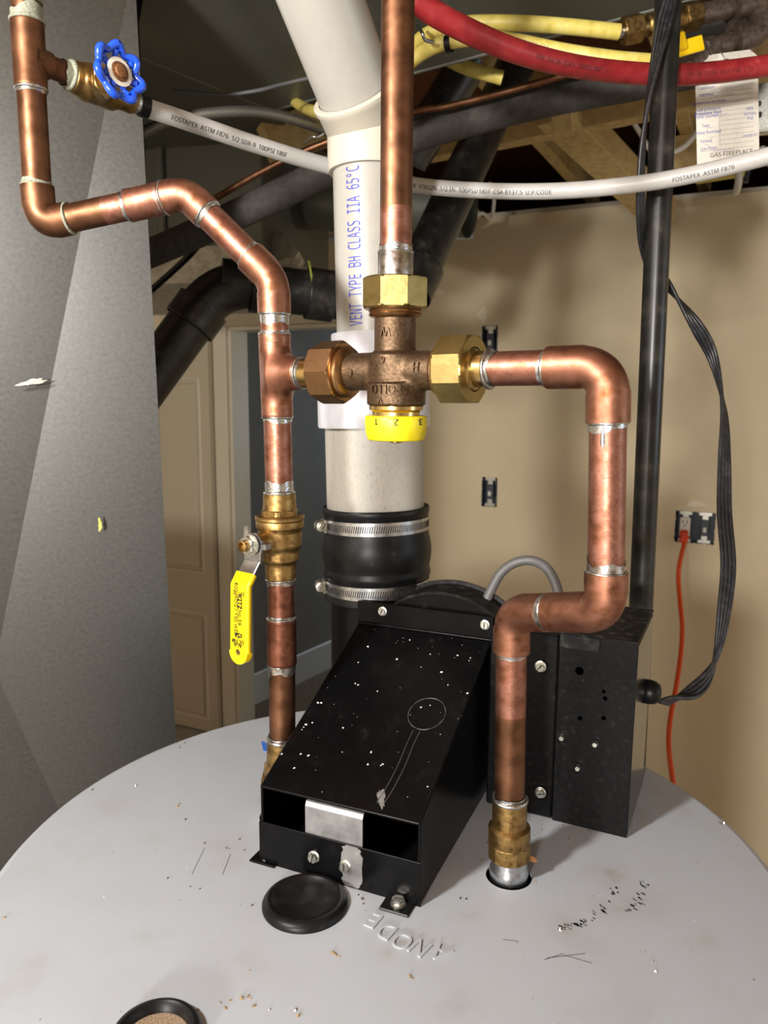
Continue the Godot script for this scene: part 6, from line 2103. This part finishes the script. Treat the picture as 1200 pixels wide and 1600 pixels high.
	# a nut: flats at distance fr, both ends turned down to a chamfer
	func nut(at: Vector3, axis: Vector3, hint: Vector3, length: float, fr: float, sides := 8, hole := 0.0) -> void:
		var x := (hint - axis * hint.dot(axis)).normalized()
		var y := axis.cross(x)
		var hs: Array = []
		var c := length * 0.16
		for k in 5:
			hs.append(c * k / 4.0)
		for k in 5:
			hs.append(length - c + c * k / 4.0)
		var per := 8
		var seg := sides * per
		var rings: Array = []
		for h in hs:
			var ring: Array = []
			var edge: float = minf(h, length - h)
			for k in seg:
				var a := TAU * k / seg
				var w := fposmod(a, TAU / sides) - PI / sides
				ring.append(at + axis * h + (x * cos(a) + y * sin(a)) * minf(fr / cos(w), fr * 0.985 + edge * 1.8))
			rings.append(ring)
		for r in rings.size() - 1:
			for k in seg:
				var q := [rings[r][k], rings[r][(k + 1) % seg], rings[r + 1][(k + 1) % seg], rings[r + 1][k]]
				var m: Vector3 = (q[1] - q[0]).cross(q[3] - q[0])
				if m.length() < 1e-14:
					m = (q[2] - q[1]).cross(q[3] - q[1])
				m = m.normalized()
				var mid: Vector3 = (q[0] + q[2]) * 0.5 - at
				mid -= axis * mid.dot(axis)
				if m.dot(mid) < 0.0:
					m = -m
				flat(q, m)
		for e in 2:
			var ring: Array = rings[rings.size() - 1] if e else rings[0]
			var o := axis * (length * e)
			for k in seg:
				var a := TAU * k / seg
				var b := TAU * ((k + 1) % seg) / seg
				flat([ring[k], ring[(k + 1) % seg], at + o + (x * cos(b) + y * sin(b)) * hole, at + o + (x * cos(a) + y * sin(a)) * hole], axis * (1.0 if e else -1.0))

	# lettering with cap height h, mapped onto a surface
	func text(s: String, h: float, on: Callable, depth := 0.0004, font := "Droid Sans", bold := false) -> void:
		var f := SystemFont.new()
		f.font_names = PackedStringArray([font])
		if bold:
			f.font_weight = 700
		var m := TextMesh.new()
		m.text = s
		m.font = f
		m.font_size = 48
		m.pixel_size = h / (0.714 * 48.0)
		m.curve_step = 2.0
		m.depth = depth
		m.horizontal_alignment = HORIZONTAL_ALIGNMENT_CENTER
		m.vertical_alignment = VERTICAL_ALIGNMENT_CENTER
		var a := m.get_mesh_arrays()
		if a.is_empty():
			return
		var tv: PackedVector3Array = a[Mesh.ARRAY_VERTEX]
		var tn: PackedVector3Array = a[Mesh.ARRAY_NORMAL]
		var ti: PackedInt32Array = a[Mesh.ARRAY_INDEX] if a[Mesh.ARRAY_INDEX] != null else PackedInt32Array(range(tv.size()))
		if ti.is_empty():
			ti = PackedInt32Array(range(tv.size()))
		for k in range(0, ti.size(), 3):
			var z := Vector3(0, 0, depth * 0.45)
			bend_tri(tv[ti[k]] + z, tv[ti[k + 1]] + z, tv[ti[k + 2]] + z, tn[ti[k]], on, 0)

	# a flat triangle of lettering, cut small enough to follow a round surface
	func bend_tri(a: Vector3, b: Vector3, c: Vector3, m: Vector3, on: Callable, depth: int) -> void:
		var ab := a.distance_to(b)
		var bc := b.distance_to(c)
		var ca := c.distance_to(a)
		if depth < 7 and maxf(ab, maxf(bc, ca)) > 0.0022:
			if ab >= bc and ab >= ca:
				bend_tri(a, (a + b) * 0.5, c, m, on, depth + 1)
				bend_tri((a + b) * 0.5, b, c, m, on, depth + 1)
			elif bc >= ca:
				bend_tri(a, b, (b + c) * 0.5, m, on, depth + 1)
				bend_tri(a, (b + c) * 0.5, c, m, on, depth + 1)
			else:
				bend_tri(a, b, (c + a) * 0.5, m, on, depth + 1)
				bend_tri((c + a) * 0.5, b, c, m, on, depth + 1)
			return
		var first := v.size()
		for p in [a, b, c]:
			var w: Vector3 = on.call(p)
			vert(w, (on.call(p + m * 0.0002) - w).normalized(), Vector2(p.x, p.y))
		tri(first, first + 1, first + 2)
